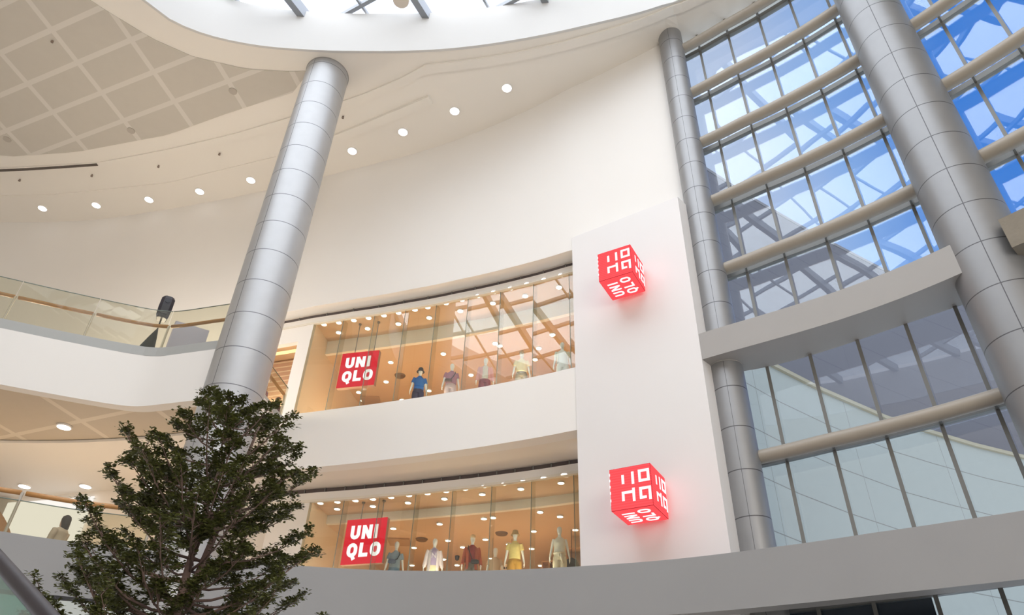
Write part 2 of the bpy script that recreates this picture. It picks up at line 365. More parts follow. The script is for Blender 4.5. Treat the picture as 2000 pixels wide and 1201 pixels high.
# soffits, vent fascias and floors of the two shops
def offs(az, o): return fd(az) + o
def shop(zs, zg, zfl, o_gl, o_bk, zdeep, a_left, depth, which):
    up = which == 'upper'
    a0 = A_UL if up else -26.0
    sc = arc(fd, a0, AZ_R + .4, 0.45 if up else .4); sc2 = arc(fd, a0, AZ_R + .4, o_gl + .55)
    mk('ceiling', MB().slab(sc if not up else arc(fd, a0, AZ_R + .4, .02), sc2, zs + .002, zs + .12), cream, kind='structure')
    # white fascia above the glass with the dark slot vent on top
    mk('trim_2' if up else 'trim_3', MB().slab(arc(fd, a0, AZ_R + .3, o_gl), arc(fd, a0, AZ_R + .3, o_gl + .12), zg, zs - .13), white, kind='structure')
    vt = empty('slot_vent', pol(0, fd(0) + o_gl + .05, zs - .12), label='dark linear slot vent along the top of the %s shop window' % which, cat='vent')
    mk('vent_slot', MB().slab(arc(fd, a0, AZ_R + .3, o_gl + .04), arc(fd, a0, AZ_R + .3, o_gl + .12), zs - .125, zs - .005), ventm, vt)
    for a in np.arange(a0 + .4, AZ_R, 1.55 if not up else 2.3):
        p = pol(a, fd(a) + o_gl + .02); mk('vent_blade', MB().bar(p + Vector((0, 0, zs - .125)), p + Vector((0, 0, zs - .005)), .03, .03), mullp, vt)
    mk('trim_4' if up else 'trim_5', MB().slab(arc(fd, a0, AZ_R + .3, o_gl - .03), arc(fd, a0, AZ_R + .3, o_gl + .1), zg - .05, zg + .02), bulk, kind='structure')
    # inside: front ceiling, cream bulkhead, deep tan ceiling, floor, back wall, side walls
    g0 = a_left
    fr = lambda o: arc(fd, g0, AZ_R + 2.2, o)
    mk('ceiling', MB().slab(fr(o_gl + .1), fr(o_bk + .1), zg + .0, zg + .15), tanc, kind='structure')
    mk('trim_6' if up else 'trim_7', MB().slab(fr(o_bk), fr(o_bk + .15), zdeep, zg), bulk, kind='structure')
    mk('ceiling', MB().slab(fr(o_bk + .15), fr(depth + .2), zdeep, zdeep + .15), tanc, kind='structure')
    mk('floor', MB().slab(arc(fd, g0 - (0 if not up else 0), AZ_R + 2.2, .46), fr(depth + .2), zfl - .2, zfl), shopf, kind='structure')
    mk('wall_back', MB().slab(fr(depth), fr(depth + .2), zfl, zdeep), shopw, kind='structure')
    pL = pol(g0, fd(g0) + o_gl); dirn = Vector((-.33, .94, 0))
    dirn = (pol(g0 + 1.55, fd(g0 + 1.5) + o_bk + .05) - pL).normalized()
    mbs = MB().bar(pL + Vector((0, 0, (zfl + zg) / 2)) + dirn * .1, pL + dirn * (depth) + Vector((0, 0, (zfl + zg) / 2)), .12, zg - zfl)
    mk('wall_side', mbs, shopw, kind='structure')
    pR = pol(AZ_R + .5, fd(AZ_R) + .55); q = pol(AZ_R + 2.3, fd(AZ_R) + depth)
    mk('wall_right', MB().bar(pR + Vector((0, 0, (zfl + zg) / 2)), q + Vector((0, 0, (zfl + zg) / 2)), .12, zg - zfl), shopw, kind='structure')
    # storefront glazing
    fin_az = [-15.98, -13.22, -10.39, -7.49, -4.41, -1.21, 2.11, 5.74] if up else [-13.09, -10.32, -7.41, -4.40, -1.16, 2.17, 5.74]
    win = empty('window_1' if up else 'window_2', pol(-5, fd(-5) + o_gl, zfl), kind='structure')
    ed = [g0] + fin_az + [AZ_R + .1]
    for i in range(len(ed) - 1):
        a, b = ed[i] + .03, ed[i + 1] - .03
        mk('pane', MB().slab([pol(a, fd(a) + o_gl + .05), pol(b, fd(b) + o_gl + .05)], [pol(a, fd(a) + o_gl + .066), pol(b, fd(b) + o_gl + .066)], zfl, zg), gl_shop, win)
    for a in fin_az:
        p = pol(a, fd(a) + o_gl + .09); t = (pol(a + .5, fd(a + .5)) - pol(a - .5, fd(a - .5))).normalized(); nrm = Vector((-t.y, t.x, 0))
        q = p + nrm * .24
        fin = mk('glass_fin', MB().slab([p, q], [p + t * .02, q + t * .02], zfl, zg), gl_fin, win)
        mk('fin_edge', MB().slab([p - nrm * .02, p], [p - nrm * .02 + t * .014, p + t * .014], zfl, zg), gl_edge, win)
    return win
shop(Z_UP_SOFFIT, Z_UP_GLASS, Z_UP_FLOOR, .55, 1.95, 12.75, -18.62, 9.0, 'upper')
shop(Z_LO_SOFFIT, Z_LO_GLASS, Z_LO_FLOOR - .2, 1.70, 3.15, 7.18, -15.80, 9.5, 'lower')
for a_ in (-15, -9.5, -3, 3): point('shop_fill', pol(a_, fd(a_) + 3.2, 10.0), SHOP_LIGHT_UP, WARM, .3)  # added point lights without fixtures, they brighten the shop interiors
for a_ in (-14, -6.5, 1): point('shop_fill', pol(a_, fd(a_) + .95, 9.75), SHOP_LIGHT_UP * .6, (1, .85, .66), .3)
for a_ in (-13, -8, -2, 3.5): point('shop_fill', pol(a_, fd(a_) + 5.0, 4.75), SHOP_LIGHT_LOW, WARM, .3)
for a_ in (-12, -5, 2): point('shop_fill', pol(a_, fd(a_) + 1.92, 5.0), SHOP_LIGHT_LOW * .6, (1, .90, .76), .12)

# white walls left of the shop windows inside the recess, with the doorway of the upper one
m_ = MB(); o_ = .56
m_.slab(arc(fd, -19.55, -18.55, o_), arc(fd, -19.55, -18.55, o_ + .25), Z_UP_FLOOR, Z_UP_SOFFIT - .13)
m_.slab(arc(fd, -27.5, -19.55, o_), arc(fd, -27.5, -19.55, o_ + .25), 12.62, Z_UP_SOFFIT - .13)
m_.slab(arc(fd, -27.5, -22.6, o_), arc(fd, -27.5, -22.6, o_ + .25), Z_UP_FLOOR, 12.62)
mk('wall_front', m_, white, kind='structure')
m_ = MB().slab(arc(fd, -18.5, -15.72, 1.71), arc(fd, -18.5, -15.72, 1.95), Z_LO_FLOOR - .4, Z_LO_SOFFIT - .13)
mk('wall_front', m_, white, kind='structure')

# the projecting white pier with the two cube signs
PFL, PFR, PBR = Vector((1.70, 15.80, 0)), Vector((4.45, 13.95, 0)), Vector((4.98, 14.52, 0))
m_ = MB(); PT = 14.04; pb = -1.6
nb = 14; poly = []
PBL = Vector((1.95, 16.3, 0))
v = [PFL + Vector((0, 0, pb)), PFR + Vector((0, 0, pb)), PBR + Vector((.35, .3, pb)), PBL + Vector((0, .3, pb))]
v += [PFL + Vector((0, 0, PT)), PFR + Vector((0, 0, PT)), PBR + Vector((.35, .3, PT)), PBL + Vector((0, .3, PT))]
m_.add(v, [(0, 3, 2, 1), (4, 5, 6, 7), (0, 1, 5, 4), (1, 2, 6, 5), (2, 3, 7, 6), (3, 0, 4, 7)])
mk('wall_right', m_, pierw, kind='structure')

# lower grey parapet band that sweeps round the atrium, its soffit and the walkway floor
m_ = MB().slab(arc(bd, -62, 70), arc(bd, -62, 70, .36), BAND_B, BAND_T)
mk('trim_8', m_, greyp, kind='structure', smooth='edge')
dk = lambda az: fd(az) + .4 if az < 20 else gd(az) + .25
m_ = MB().slab(arc(bd, -60, 70, .3), arc(dk, -60, 70), 3.5, 3.78)
mk('floor', m_, greyp, kind='structure')
# fascia of the floor below, left
bl = lambda az: bd(az) - .12
m_ = MB().slab(arc(bl, -62, -8), arc(bd, -62, -8, .5), 1.55, 2.98)
mk('trim_9', m_, pbr('lower_fascia', (.56, .60, .58), .5), kind='structure', smooth='edge')
mk('trim_10', MB().slab(arc(bd, -62, -8, .0), arc(bd, -62, -8, .4), 2.98, 3.08), darkm, kind='structure')

# far walls and the outer shell behind the viewer
m_ = MB().slab([pol(a, outd(a)) for a in np.arange(70, 181, 5)], [pol(a, outd(a) + .4) for a in np.arange(70, 181, 5)], FLOOR_Z, lambda p: ceilz(p))
m_.slab([pol(a, outd(a)) for a in np.arange(-180, -56, 4)], [pol(a, outd(a) + .4) for a in np.arange(-180, -56, 4)], FLOOR_Z, lambda p: ceilz(p))
mk('wall_back', m_, cream, kind='structure')

# ---------------------------------------------------------------- skylight: steel beams and glass
root = empty('window_4', (-2, 3, 22), kind='structure')
SKZ = 24.2
d1 = Vector((.46, .888, 0)); d2 = Vector((.888, -.46, 0))
def clip_line(p, d, R=.25):
    ts = [t for t in np.arange(-34, 34, .1) if (lambda q: azd(q)[1] < od(azd(q)[0]) + R)(p + d * t)]
    return (p + d * min(ts), p + d * max(ts)) if ts else None
ref = Vector((-4.0, 12.5, 0))
zsk = lambda p: ceilz(p) + H_OC
ZB = .9 * 22.3 + H_OC
for k in range(-4, 6):
    seg = clip_line(ref + d2 * (3.75 * k), d1)
    if seg and (seg[1] - seg[0]).length > 2:
        a, b = seg; off = Vector((0, 0, zsk(b) - .08))
        mk('main_beam', MB().bar(a + off, b + off, .22, .5), skyb, root)
for k in range(-9, 5):
    seg = clip_line(ref + d1 * (2.3 * k + .35), d2)
    if seg and (seg[1] - seg[0]).length > 2:
        a, b = seg
        mk('cross_beam', MB().bar(a + Vector((0, 0, zsk(a) + .1)), b + Vector((0, 0, zsk(b) + .1)), .13, .2), skyb, root)
for k in range(-8, 12):
    if k % 2 == 0: continue
    seg = clip_line(ref + d2 * (1.875 * k), d1)
    if seg and (seg[1] - seg[0]).length > 2:
        a, b = seg; off = Vector((0, 0, zsk(b) + .15))
        mk('glazing_bar', MB().bar(a + off, b + off, .07, .12), skyb, root)
# round uplighter hanging on a beam
put(mk('skylight_lamp', MB().disc(at_d(783, 2, 13.6) + Vector((0, 0, .0)), (0, 0, 1), .26, .14, 28), pbr('lamp_beige', (.72, .64, .55), .5)),
    label='round beige lamp under a skylight beam at the top of the picture', cat='lamp')
v = [pol(a, od(a) + .2) for a in azs]; ctr = Vector((-2, 3, zsk(Vector((-2, 3, 0))) + .45))
m_ = MB(); m_.add([(p[0], p[1], zsk(p) + .32) for p in v] + [tuple(ctr)], [(i, i + 1, len(v)) for i in range(len(v) - 1)])
o = mk('skylight_glass', m_, gl_sky, root); sm = o.modifiers.new('thick', 'SOLIDIFY'); sm.thickness = .03

# ---------------------------------------------------------------- columns
def column(az, d, r, z0, z1, off, seam, label, k=1.):
    c = pol(az, d); m_ = MB(); m_.tube([c + Vector((0, 0, z0)), c + Vector((0, 0, z1))], r, 72)
    mt = colmat('brushed_column_%d' % int(az * 10 + z0), off - z0, seam, k)
    me = mk('column', m_, mt, smooth='edge', label=label, cat='column')
    c2 = MB(); c2.tube([c + Vector((0, 0, z1 - .03)), c + Vector((0, 0, z1 + .0))], r + .018, 72); mk('collar', c2, beamp, me, smooth='edge')
    return me
column(-23.55, 16.2, .69, FLOOR_Z, 20.08, 17.83, -1.98, 'tall brushed metal round column rising behind the tree to the ceiling', 1.02)
column(19.72, 15.2, .39, 9.5, 24.15, 18.47, -2.0, 'slim brushed metal column standing on the grey beam beside the white wall', .72)
column(19.62, 15.2, .39, -1.5, 8.8, 7.11, -2.0, 'slim brushed metal column below the grey beam, beside the white pier', .72)
column(41.45, 14.1, .69, FLOOR_Z, 24.3, 13.2, -2.25, 'thick brushed metal column at the right, in front of the glass wall', .62)

# ---------------------------------------------------------------- glass wall on the right: window_3 with mullions, transoms, panes
Z_T = [6.50, 11.72, 14.15, 16.57, 18.93, 21.28]
TN = ['lowest, under the grey beam', 'first above the grey beam', 'second above the grey beam', 'third above the grey beam', 'fourth above the grey beam', 'topmost, close to the ceiling']
tz = [('left bay', 20.7, 39.0), ('right bay', 43.6, 66.0)]
for i, z in enumerate(Z_T):
    for bay, a0, a1 in tz:
        pts = [p + Vector((0, 0, z)) for p in arc(gd, a0, a1, 0, 1.0)]
        t = mk('tube_beam', MB().tube(pts, .165 if i else .15, 20), tubep, smooth='edge', label='curved beige steel tube across the glass wall, %s, %s' % (bay + ' of the thick column', TN[i]) if bay == 'right bay' else 'curved beige steel tube across the glass wall, left of the thick column, %s' % TN[i], cat='steel tube', group='horizontal tubes of the glass wall')
MUL = [23.05, 26.68, 30.55, 34.36, 38.08, 42.2, 46.45, 50.35, 54.3, 58.3, 62.3]
win3 = empty('window_3', pol(35, gd(35) + .5, BAND_T), kind='structure')
gz = lambda az: gd(az) + .42
ztop = ceilz((9, 9)) + .1
for a in MUL:
    p = pol(a, gz(a)); t = Vector((math.cos(math.radians(a)), -math.sin(math.radians(a)), 0))
    for (z0, z1) in ((9.4, ztop), (-1.6, 8.9)):
        mk('mullion', MB().bar(p + Vector((0, 0, z0)), p + Vector((0, 0, z1)), .075, .13, up=(math.sin(math.radians(a)), math.cos(math.radians(a)), 0)), mullp, win3)
    mbk = MB()
    for z in Z_T: mbk.bar(pol(a, gd(a) + .1, z - .05), pol(a, gz(a), z - .05), .05, .07)
    mk('bracket', mbk, mullp, win3)
for z in Z_T + [BAND_T + .1, 3.46]:
    mk('transom', MB().slab(arc(gz, 20.2, 66, -.04), arc(gz, 20.2, 66, .10), z - .04, z + .13), mullp, win3)
ed = [20.2] + MUL + [66]
lv = [-1.6, 3.5, BAND_T, 6.4, 9.0, 11.62, 14.05, 16.47, 18.83, 21.18, ztop]
for i in range(len(ed) - 1):
    for j in range(len(lv) - 1):
        a, b = ed[i], ed[i + 1]
        mk('pane', MB().slab([pol(a, gz(a) + .02), pol(b, gz(b) + .02)], [pol(a, gz(a) + .036), pol(b, gz(b) + .036)], lv[j], lv[j + 1]), gl_curt, win3)

# grey box beams carrying the upper column
fb = [(4.45, 13.95), (4.85, 13.72), (5.78, 13.03), (6.69, 12.40), (7.5, 11.71), (8.23, 11.01), (8.70, 10.42)]
bb = [(4.98, 14.52), (5.66, 14.44), (6.15, 14.12), (7.0, 13.46), (7.87, 12.76), (8.65, 12.05), (9.33, 11.40)]
def resmp(pts, n=16):
    x = [p[0] for p in pts]; y = [p[1] for p in pts]; xs = np.linspace(x[0], x[-1], n); c = np.polyfit(x, y, 3); 
    return [Vector((a, float(np.polyval(c, a)), 0)) for a in xs]
put(mk('box_beam', MB().slab(resmp(fb), resmp(bb), 8.79, 9.50), beamp, smooth='edge'), label='curved grey box beam between the white pier and the thick column', cat='beam')
c = pol(43.25, 13.3); e2 = pol(62, 12.7); fr2 = [c, pol(48, 13.2), pol(54, 13.0), e2]; bk2 = [pol(43.7, 14.35), pol(48, 14.3), pol(54, 14.1), pol(62, 13.9)]
put(mk('box_beam', MB().slab(fr2, bk2, 8.75, 9.44), pbr('beam_stone', (.23, .20, .155), .7, noise=.12, nscale=5, bump=.2, bscale=20)), label='rough beige grey beam end right of the thick column', cat='beam')

# dark shop front under the band at the lower right
m_ = MB().slab(arc(gd, 20.5, 30.3, .8), arc(gd, 20.5, 30.3, 1.0), -1.6, 3.5)
mk('wall_dark', m_, gl_dark, kind='structure')

# ---------------------------------------------------------------- buildings outside the glass wall
def curve_wall(pts, z0, z1, t=1.0):
    P = [Vector((*p, 0)) for p in pts]; q = []
    for i, p in enumerate(P):
        d = (P[min(i + 1, len(P) - 1)] - P[max(i - 1, 0)]).normalized(); q.append(p + Vector((-d.y, d.x, 0)) * t)
    return MB().slab(P, q, z0, z1)
LP = [(9.2, 25.3), (11.95, 27.5), (14.9, 29.55), (19.1, 32.1), (21.7, 33.35), (25.2, 34.9), (28.7, 36.2), (36, 38.6), (50, 42)]
UP = [(8.8, 28.4), (11.7, 30.1), (15.1, 32.4), (20.0, 35.4), (26.4, 39.0), (33.6, 42.4), (45, 47.2), (60, 52)]
lowm = lines_mat('outside_panels_light', (.37, .38, .345), (.20, .19, .17), [((0, 0, 1), 2.1, .65 + 1.5, .022), ((.86, .5, 0), 7.0, 1.0, .014)], rough=.8, noise=.05)
upm = lines_mat('outside_panels_grey', (.15, .14, .155), (.12, .11, .13), [((0, 0, 1), 2.55, .3, .03), ((.86, .5, 0), 8.0, 1.0, .02)], rough=.8, noise=.05)
b1 = mk('outside_building', curve_wall(LP, -1.6, 17.0, 1.0), lowm, label='light grey panelled building outside the glass wall, lower front wing', cat='building')
Pc = [Vector((*p, 0)) for p in LP]; cp = curve_wall(LP, 17.0, 17.18, 3.0)
fr_ = []
for i, p in enumerate(Pc):
    d = (Pc[min(i + 1, len(Pc) - 1)] - Pc[max(i - 1, 0)]).normalized(); fr_.append((p - Vector((-d.y, d.x, 0)) * .15, p + Vector((-d.y, d.x, 0)) * 1.0))
mk('coping', MB().slab([a for a, b in fr_], [b for a, b in fr_], 17.0, 17.2), pbr('coping_beige', (.38, .33, .23), .7), b1)
b2 = mk('outside_building', curve_wall(UP, -1.6, 32.6, 4.0), upm, label='tall dark grey panelled building outside, behind the lower wing', cat='building')
mk('roof_edge', curve_wall([(x * .998, y * .998) for x, y in UP], 32.6, 32.85, 4.0), pbr('roof_edge_grey', (.22, .21, .22), .7), b2)

def resample(P, n):
    P = [Vector((p[0], p[1], 0)) for p in P]; L = [0]
    for a, b in zip(P, P[1:]): L.append(L[-1] + (b - a).length)
    o = []
    for s in np.linspace(0, L[-1], n):
        i = max(0, min(len(L) - 2, int(np.searchsorted(L, s) - 1))); o.append(P[i].lerp(P[i + 1], (s - L[i]) / max(1e-6, L[i + 1] - L[i])))
    return o
# ---------------------------------------------------------------- left upper walkway (white fascia, grey kerb, glass balustrade, wooden handrail)
Cn = pol(-30.3, 18.05); 
WL = [(-27, 7.5), (-22, 10.2), (-17, 12.55), (-14.2, 13.75), (-12.4, 14.47), (-11.35, 14.88), (-10.3, 15.26), (-9.75, 15.44)]
def rounded(a, c, b, r, n=6):
    a, c, b = Vector((*a[:2], 0)), Vector((*c[:2], 0)), Vector((*b[:2], 0)); u = (a - c).normalized(); w = (b - c).normalized()
    p0, p2 = c + u * r, c + w * r
    return [p0 * (1 - t)**2 + c * 2 * t * (1 - t) + p2 * t * t for t in np.linspace(0, 1, n)]
corner = rounded((-9.75, 15.44), (-9.1, 15.60), (-7.3, 15.10), .35)
colc = pol(-23.55, 16.2)
fas = [Vector((*p, 0)) for p in WL] + corner + [Vector((-7.3, 15.08, 0)), Vector((-6.75, 14.95, 0))]
edgeR = [Vector((-6.75, 14.95, 0)), Vector((-6.9, 16.3, 0)), Vector((-6.75, 18.0, 0)), pol(-19.55, fd(-19.55) - .02)]
back = []
ins = [p + Vector((-.05, .5, 0)) for p in fas]
m_ = MB().slab(fas, [p + Vector((.05, .3, 0)) for p in fas], 7.87, 9.30)
m_.slab(edgeR, [p + Vector((-.3, 0, 0)) for p in edgeR], 7.87, 9.30)
mk('trim_11', m_, white, kind='structure', smooth='edge')
# walkway deck and its coffered soffit
deck = [Vector((*p, 0)) for p in [(-27, 7.5), (-22, 10.2), (-17, 12.55), (-14.2, 13.75), (-12.4, 14.47), (-10.3, 15.26), (-9.1, 15.57), (-6.8, 15.0), (-6.9, 16.3), (-6.8, 18.0)]]
tgt = [pol(a, fd(a) + .3) for a in [-56, -52, -47, -43, -39, -34, -30, -25, -22, -20]]
DK = fas[:-1] + edgeR[1:]
deck = resample(DK, 90); tgt = resample([pol(a, fd(a) + .3) for a in [-56, -52, -47, -43, -39, -34, -30, -25, -22, -19.6]], 90)
m_ = MB().slab([p + Vector((-.03, .10, 0)) for p in deck], tgt, 7.875, 8.3)
tiles = lines_mat('soffit_tiles', (.60, .52, .41), (.74, .66, .54), [((.40, .915, 0), 2.0, .4, .075), ((.97, -.24, 0), 2.35, .8, .075)], rough=.6, noise=.03)
mk('ceiling', m_, tiles, kind='structure')
m_ = MB().slab([p + Vector((0, .32, 0)) for p in deck], tgt, 9.1, 9.29)
mk('floor', m_, stone, kind='structure')
# plain soffit ring near the wall with the lower row of lamps
m_ = MB().slab([pol(a, 22.3 - (a + 37) * .32) for a in np.linspace(-52, -20, 24)], [pol(a, fd(a) + .35) for a in np.linspace(-52, -20, 24)], 7.79, 7.86)
mk('trim_12', m_, ceilm, kind='structure')
# lower back wall at the far left with lit white section
m_ = MB().slab(arc(fd, -56, -26), arc(fd, -56, -26, .4), 3.08, 7.9)
mk('wall_left', m_, cream, kind='structure')
m_ = MB().slab(arc(fd, -26, -18.4, 3.2), arc(fd, -26, -18.4, 3.6), 3.08, 7.9)
mk('wall_front', m_, cream, kind='structure')
put(mk('lit_wall', MB().slab(arc(fd, -35.4, -30.6, -.12), arc(fd, -35.4, -30.6, -.02), 3.6, 7.6), emis('lit_wall_emission', (1.0, .95, .88), 1.0)),  # white wall lit by lamps; that light is put in as emission
    label='bright white lit wall section behind the walking person', cat='lit panel')
# curved wooden portal in front of it
m_ = MB(); P0 = pol(-38.5, 26.2); P1 = pol(-32.6, 26.2); n = 20; vv = []
ax = (P1 - P0).normalized()
for i in range(n + 1):
    t = i / n; xx = (P1 - P0).length * t; zz = 3.4 + 4.15 * math.sqrt(max(0, 1 - t ** 2.2)); zi = 3.4 + 2.9 * math.sqrt(max(0, 1 - min(1, (t / .72)) ** 2.2)) if t < .72 else 3.4
    for q in (zz, zi):
        b_ = P0 + ax * xx; vv += [(b_.x, b_.y, q), (b_.x - .15, b_.y + .3, q)]
ff = []
for i in range(n):
    j = 4 * i; ff += [(j, j + 4, j + 6, j + 2), (j + 1, j + 3, j + 7, j + 5), (j, j + 1, j + 5, j + 4), (j + 2, j + 6, j + 7, j + 3)]
m_.add(vv, ff); put(mk('wood_arch', m_, woodp), label='curved brown wooden arch panel at the far left of the lower walkway', cat='arch')
point('walkway_fill', pol(-33, 22, 4.9), WALK_LIGHT, WARM); point('walkway_fill', pol(-27, 20, 4.9), WALK_LIGHT, WARM); point('walkway_fill', pol(-42, 22, 4.9), WALK_LIGHT, WARM)  # unseen fill added for the warm tint under the walkway
for a_, d_, p_ in ((-50, 23, 60), (-39, 21.8, 290), (-30, 20.8, 300)): point('walkway_fill', pol(a_, d_, 10.0), p_, (1.0, .87, .72), .5)  # more added fill, lifts the left wall and ceiling

def balustrade(name, pts, zf, kerb_h, glass_t, rail_h, label, gaps=1.7, rail_side=.07, kerb=True, posts=True):
    pts = [Vector((p[0], p[1], 0)) for p in pts]
    L = [0]
    for a, b in zip(pts, pts[1:]): L.append(L[-1] + (b - a).length)
    def at(s):
        s = min(max(s, 0), L[-1]); i = max(0, min(len(L) - 2, int(np.searchsorted(L, s) - 1))); t = (s - L[i]) / max(1e-6, L[i + 1] - L[i]); return pts[i].lerp(pts[i + 1], t)
    r_ = empty(name, pts[len(pts) // 2] + Vector((0, 0, zf)), label=label, cat='balustrade')
    nrm = lambda s: (lambda d: Vector((-d.y, d.x, 0)))((at(s + .05) - at(s - .05)).normalized())
    n = max(1, round(L[-1] / gaps)); st = L[-1] / n
    def seq(s0, s1, o): return [at(s) + nrm(s) * o for s in np.linspace(s0, s1, max(2, int((s1 - s0) / .3) + 1))]
    if kerb: mk('kerb', MB().slab(seq(0, L[-1], .0), seq(0, L[-1], .12), zf - .0, zf + kerb_h), kerbm, r_)
    for i in range(n):
        s0, s1 = i * st + .012, (i + 1) * st - .012
        g_ = mk('glass_panel', MB().slab(seq(s0, s1, .03), seq(s0, s1, .05), zf + (kerb_h if kerb else 0), zf + glass_t), gl_rail, r_)
        mk('panel_edge', MB().slab(seq(s0, s1, .03), seq(s0, s1, .05), zf + glass_t, zf + glass_t + .014), gl_edge, r_)
        if posts: mk('rail_post', MB().bar(at(s1) + nrm(s1) * .1 + Vector((0, 0, zf + kerb_h)), at(s1) + nrm(s1) * .1 + Vector((0, 0, zf + rail_h)), .05, .03), pbr('post_steel', (.6, .57, .52), .4, metal=.3) if 'post_steel' not in MATS else MATS['post_steel'], r_)
        mk('handrail', MB().tube([p + Vector((0, 0, zf + rail_h)) for p in seq(s0 + .03, s1 - .03, rail_side + .06)], .048, 12), woodr, r_, smooth=True)
    return r_
balustrade('glass_balustrade', fas[:-1], 9.30, .26, 1.42, 1.0, 'glass balustrade with wooden handrail along the white upper walkway', gaps=1.75)
balustrade('glass_balustrade', [Vector((-6.95, 16.0, 0)), Vector((-6.85, 17.9, 0)), pol(-19.3, fd(-19.3) - .15)], 9.30, .2, 1.15, .95, 'short glass balustrade between the tall column and the upper shop', gaps=1.6)
balustrade('glass_balustrade', arc(bd, -58, -26.5, .04), BAND_T, .0, .62, .80, 'glass balustrade with wooden handrail on the grey lower parapet at the left', gaps=2.6, kerb=False)

# ---------------------------------------------------------------- coffered zone and coves on the main ceiling
gin = [pol(a, od(a) + w) for a, w in [(-60, 1.2), (-52, 1.2), (-46, 1.2), (-41, 1.1), (-37, 1.1), (-32, 1.1), (-27.8, 1.0), (-25.6, .9)]]
GO = [(0, 306), (60, 300), (150, 296), (225, 285), (330, 262), (440, 222), (520, 196), (572, 180)]
gout = [at_ceil(*p) for p in GO]; gout = [pol(-60, 26), pol(-52, 24.5)] + gout[0:1] + gout[2:3] + gout[4:8]
coff = lines_mat('coffer_panels', (.58, .545, .485), (.69, .655, .60), [((.395, .919, 0), 1.205, .43, .085), ((.977, -.213, 0), 2.32, 1.0, .09)], rough=.7, noise=.03, coord='Object')
gi, go = resample(gin, 30), resample(gout, 30)
m_ = MB()
for r0, r1 in zip(np.linspace(0, .875, 8), np.linspace(.125, 1, 8)):
    m_.slab([a.lerp(b, r0) for a, b in zip(gi, go)], [a.lerp(b, r1) for a, b in zip(gi, go)], lambda p: ceilz(p) - .03, lambda p: ceilz(p) + .01)
mk('trim_13', m_, coff, kind='structure', origin=(0, 0, 0))
def cove(name, pix, w, h, mat):
    P = resample([at_ceil(*p) for p in pix], 40); Q = []
    for i, p in enumerate(P):
        d = (P[min(i + 1, 39)] - P[max(i - 1, 0)]).normalized(); n_ = Vector((-d.y, d.x, 0)); Q.append(p + n_ * w)
    mk(name, MB().slab(P, Q, lambda p: ceilz(p) - h, lambda p: ceilz(p) + .02), mat, kind='structure')
cove('trim_14', [(-120, 330), (0, 327), (190, 317), (330, 290), (450, 262), (560, 230), (700, 186), (790, 148), (832, 124)], .3, .06, ceilm)
cove('trim_15', [(600, 283), (690, 247), (760, 218), (836, 186)], .34, .10, ceilm)
cove('trim_16', [(-80, 382), (100, 380), (330, 356), (540, 305)], .05, .03, ceilm)
cove('trim_17', [(828, 125), (900, 117), (1000, 102), (1090, 82), (1180, 58), (1260, 32), (1330, 4), (1420, -40)], .34, .08, ceilm)
cove('trim_18', [(-120, 332), (-40, 330), (40, 327), (120, 322), (190, 317)], .10, .09, pbr('groove_shade_paint', (.12, .10, .085), .7))  # solid dark strip, paints the shade of a deep ceiling groove

# ---------------------------------------------------------------- ceiling downlights
def make_lamp(name, r, mat):
    o = mk(name, MB().tube([(0, 0, -.012), (0, 0, .03)], r * 1.18, 28), lampw, local=True)
    l = mk('lens', MB().tube([(0, 0, -.016), (0, 0, -.011)], r, 28), mat, o, local=True); return o
big = make_lamp('downlight', .16, lensc); first = True
def place(proto, loc, used, **k):
    if not used: proto.location = loc; put(proto, **k); return proto
    return dup(proto, loc, **k)
CL = [(83, 407), (188, 401), (291, 390), (390, 374), (490, 352), (688, 295), (787, 258), (888, 217), (990, 172)]
for i, p in enumerate(CL):
    P = at_ceil(*p, .02); place(big, P, i > 0, label='white ceiling downlight in the curved row along the wall, %s' % ORD[i], cat='ceiling lamp', group='downlights in the main ceiling row')
for i, (p, wh) in enumerate([((125, 834), 'under the upper walkway, large single one'), ((48, 950), 'in the lower walkway ceiling, leftmost of three'), ((167, 950), 'in the lower walkway ceiling, middle of three'), ((287, 948), 'in the lower walkway ceiling, half behind the tree')]):
    dup(big, at_z(*p, 7.84 if i == 0 else 7.77), label='white downlight ' + wh, cat='ceiling lamp', group='downlights under the upper walkway')
# small sprinklers and speakers in the ceiling
spk = mk('ceiling_speaker', MB().tube([(0, 0, -.02), (0, 0, .02)], .14, 20), pbr('speaker_grille', (.46, .42, .37), .7), local=True)
for i, (p, wh) in enumerate([((455, 178), 'nearest the tall column'), ((256, 255), 'in the middle of the coffers'), ((14, 272), 'at the left edge of the picture')]):
    place(spk, at_ceil(*p, .035), i > 0, label='round grey speaker grille in the coffered ceiling, ' + wh, cat='ceiling speaker', group='ceiling speakers')
spr = mk('sprinkler', MB().tube([(0, 0, -.07), (0, 0, .02)], [.045, .03], 10), pbr('sprinkler_brown', (.22, .17, .14), .5), local=True)
for i, (p, wh) in enumerate([((103, 80), 'high in the coffers'), ((39, 351), 'below the coffers, leftmost'), ((180, 342), 'below the coffers, second from the left'), ((310, 324), 'below the coffers, third from the left'), ((429, 300), 'below the coffers, fourth from the left'), ((670, 228), 'right of the tall column')]):
    place(spr, at_ceil(*p, .03), i > 0, label='tiny dark sprinkler head in the main ceiling, ' + wh, cat='sprinkler', group='ceiling sprinklers')
small = make_lamp('downlight', .085, lens)
def z4(p): return (500 + p[0] / 3.077, 480 + p[1] / 3.077)
def z5(p): return (560 + p[0] / 3.237, 830 + p[1] / 3.237)
UF = [(409, 472), (498, 461), (588, 447), (677, 433), (769, 418), (857, 402), (955, 383), (1032, 368), (1142, 344), (1237, 323), (1334, 300), (1430, 278), (1530, 255), (1629, 229), (1732, 203), (1833, 176)]
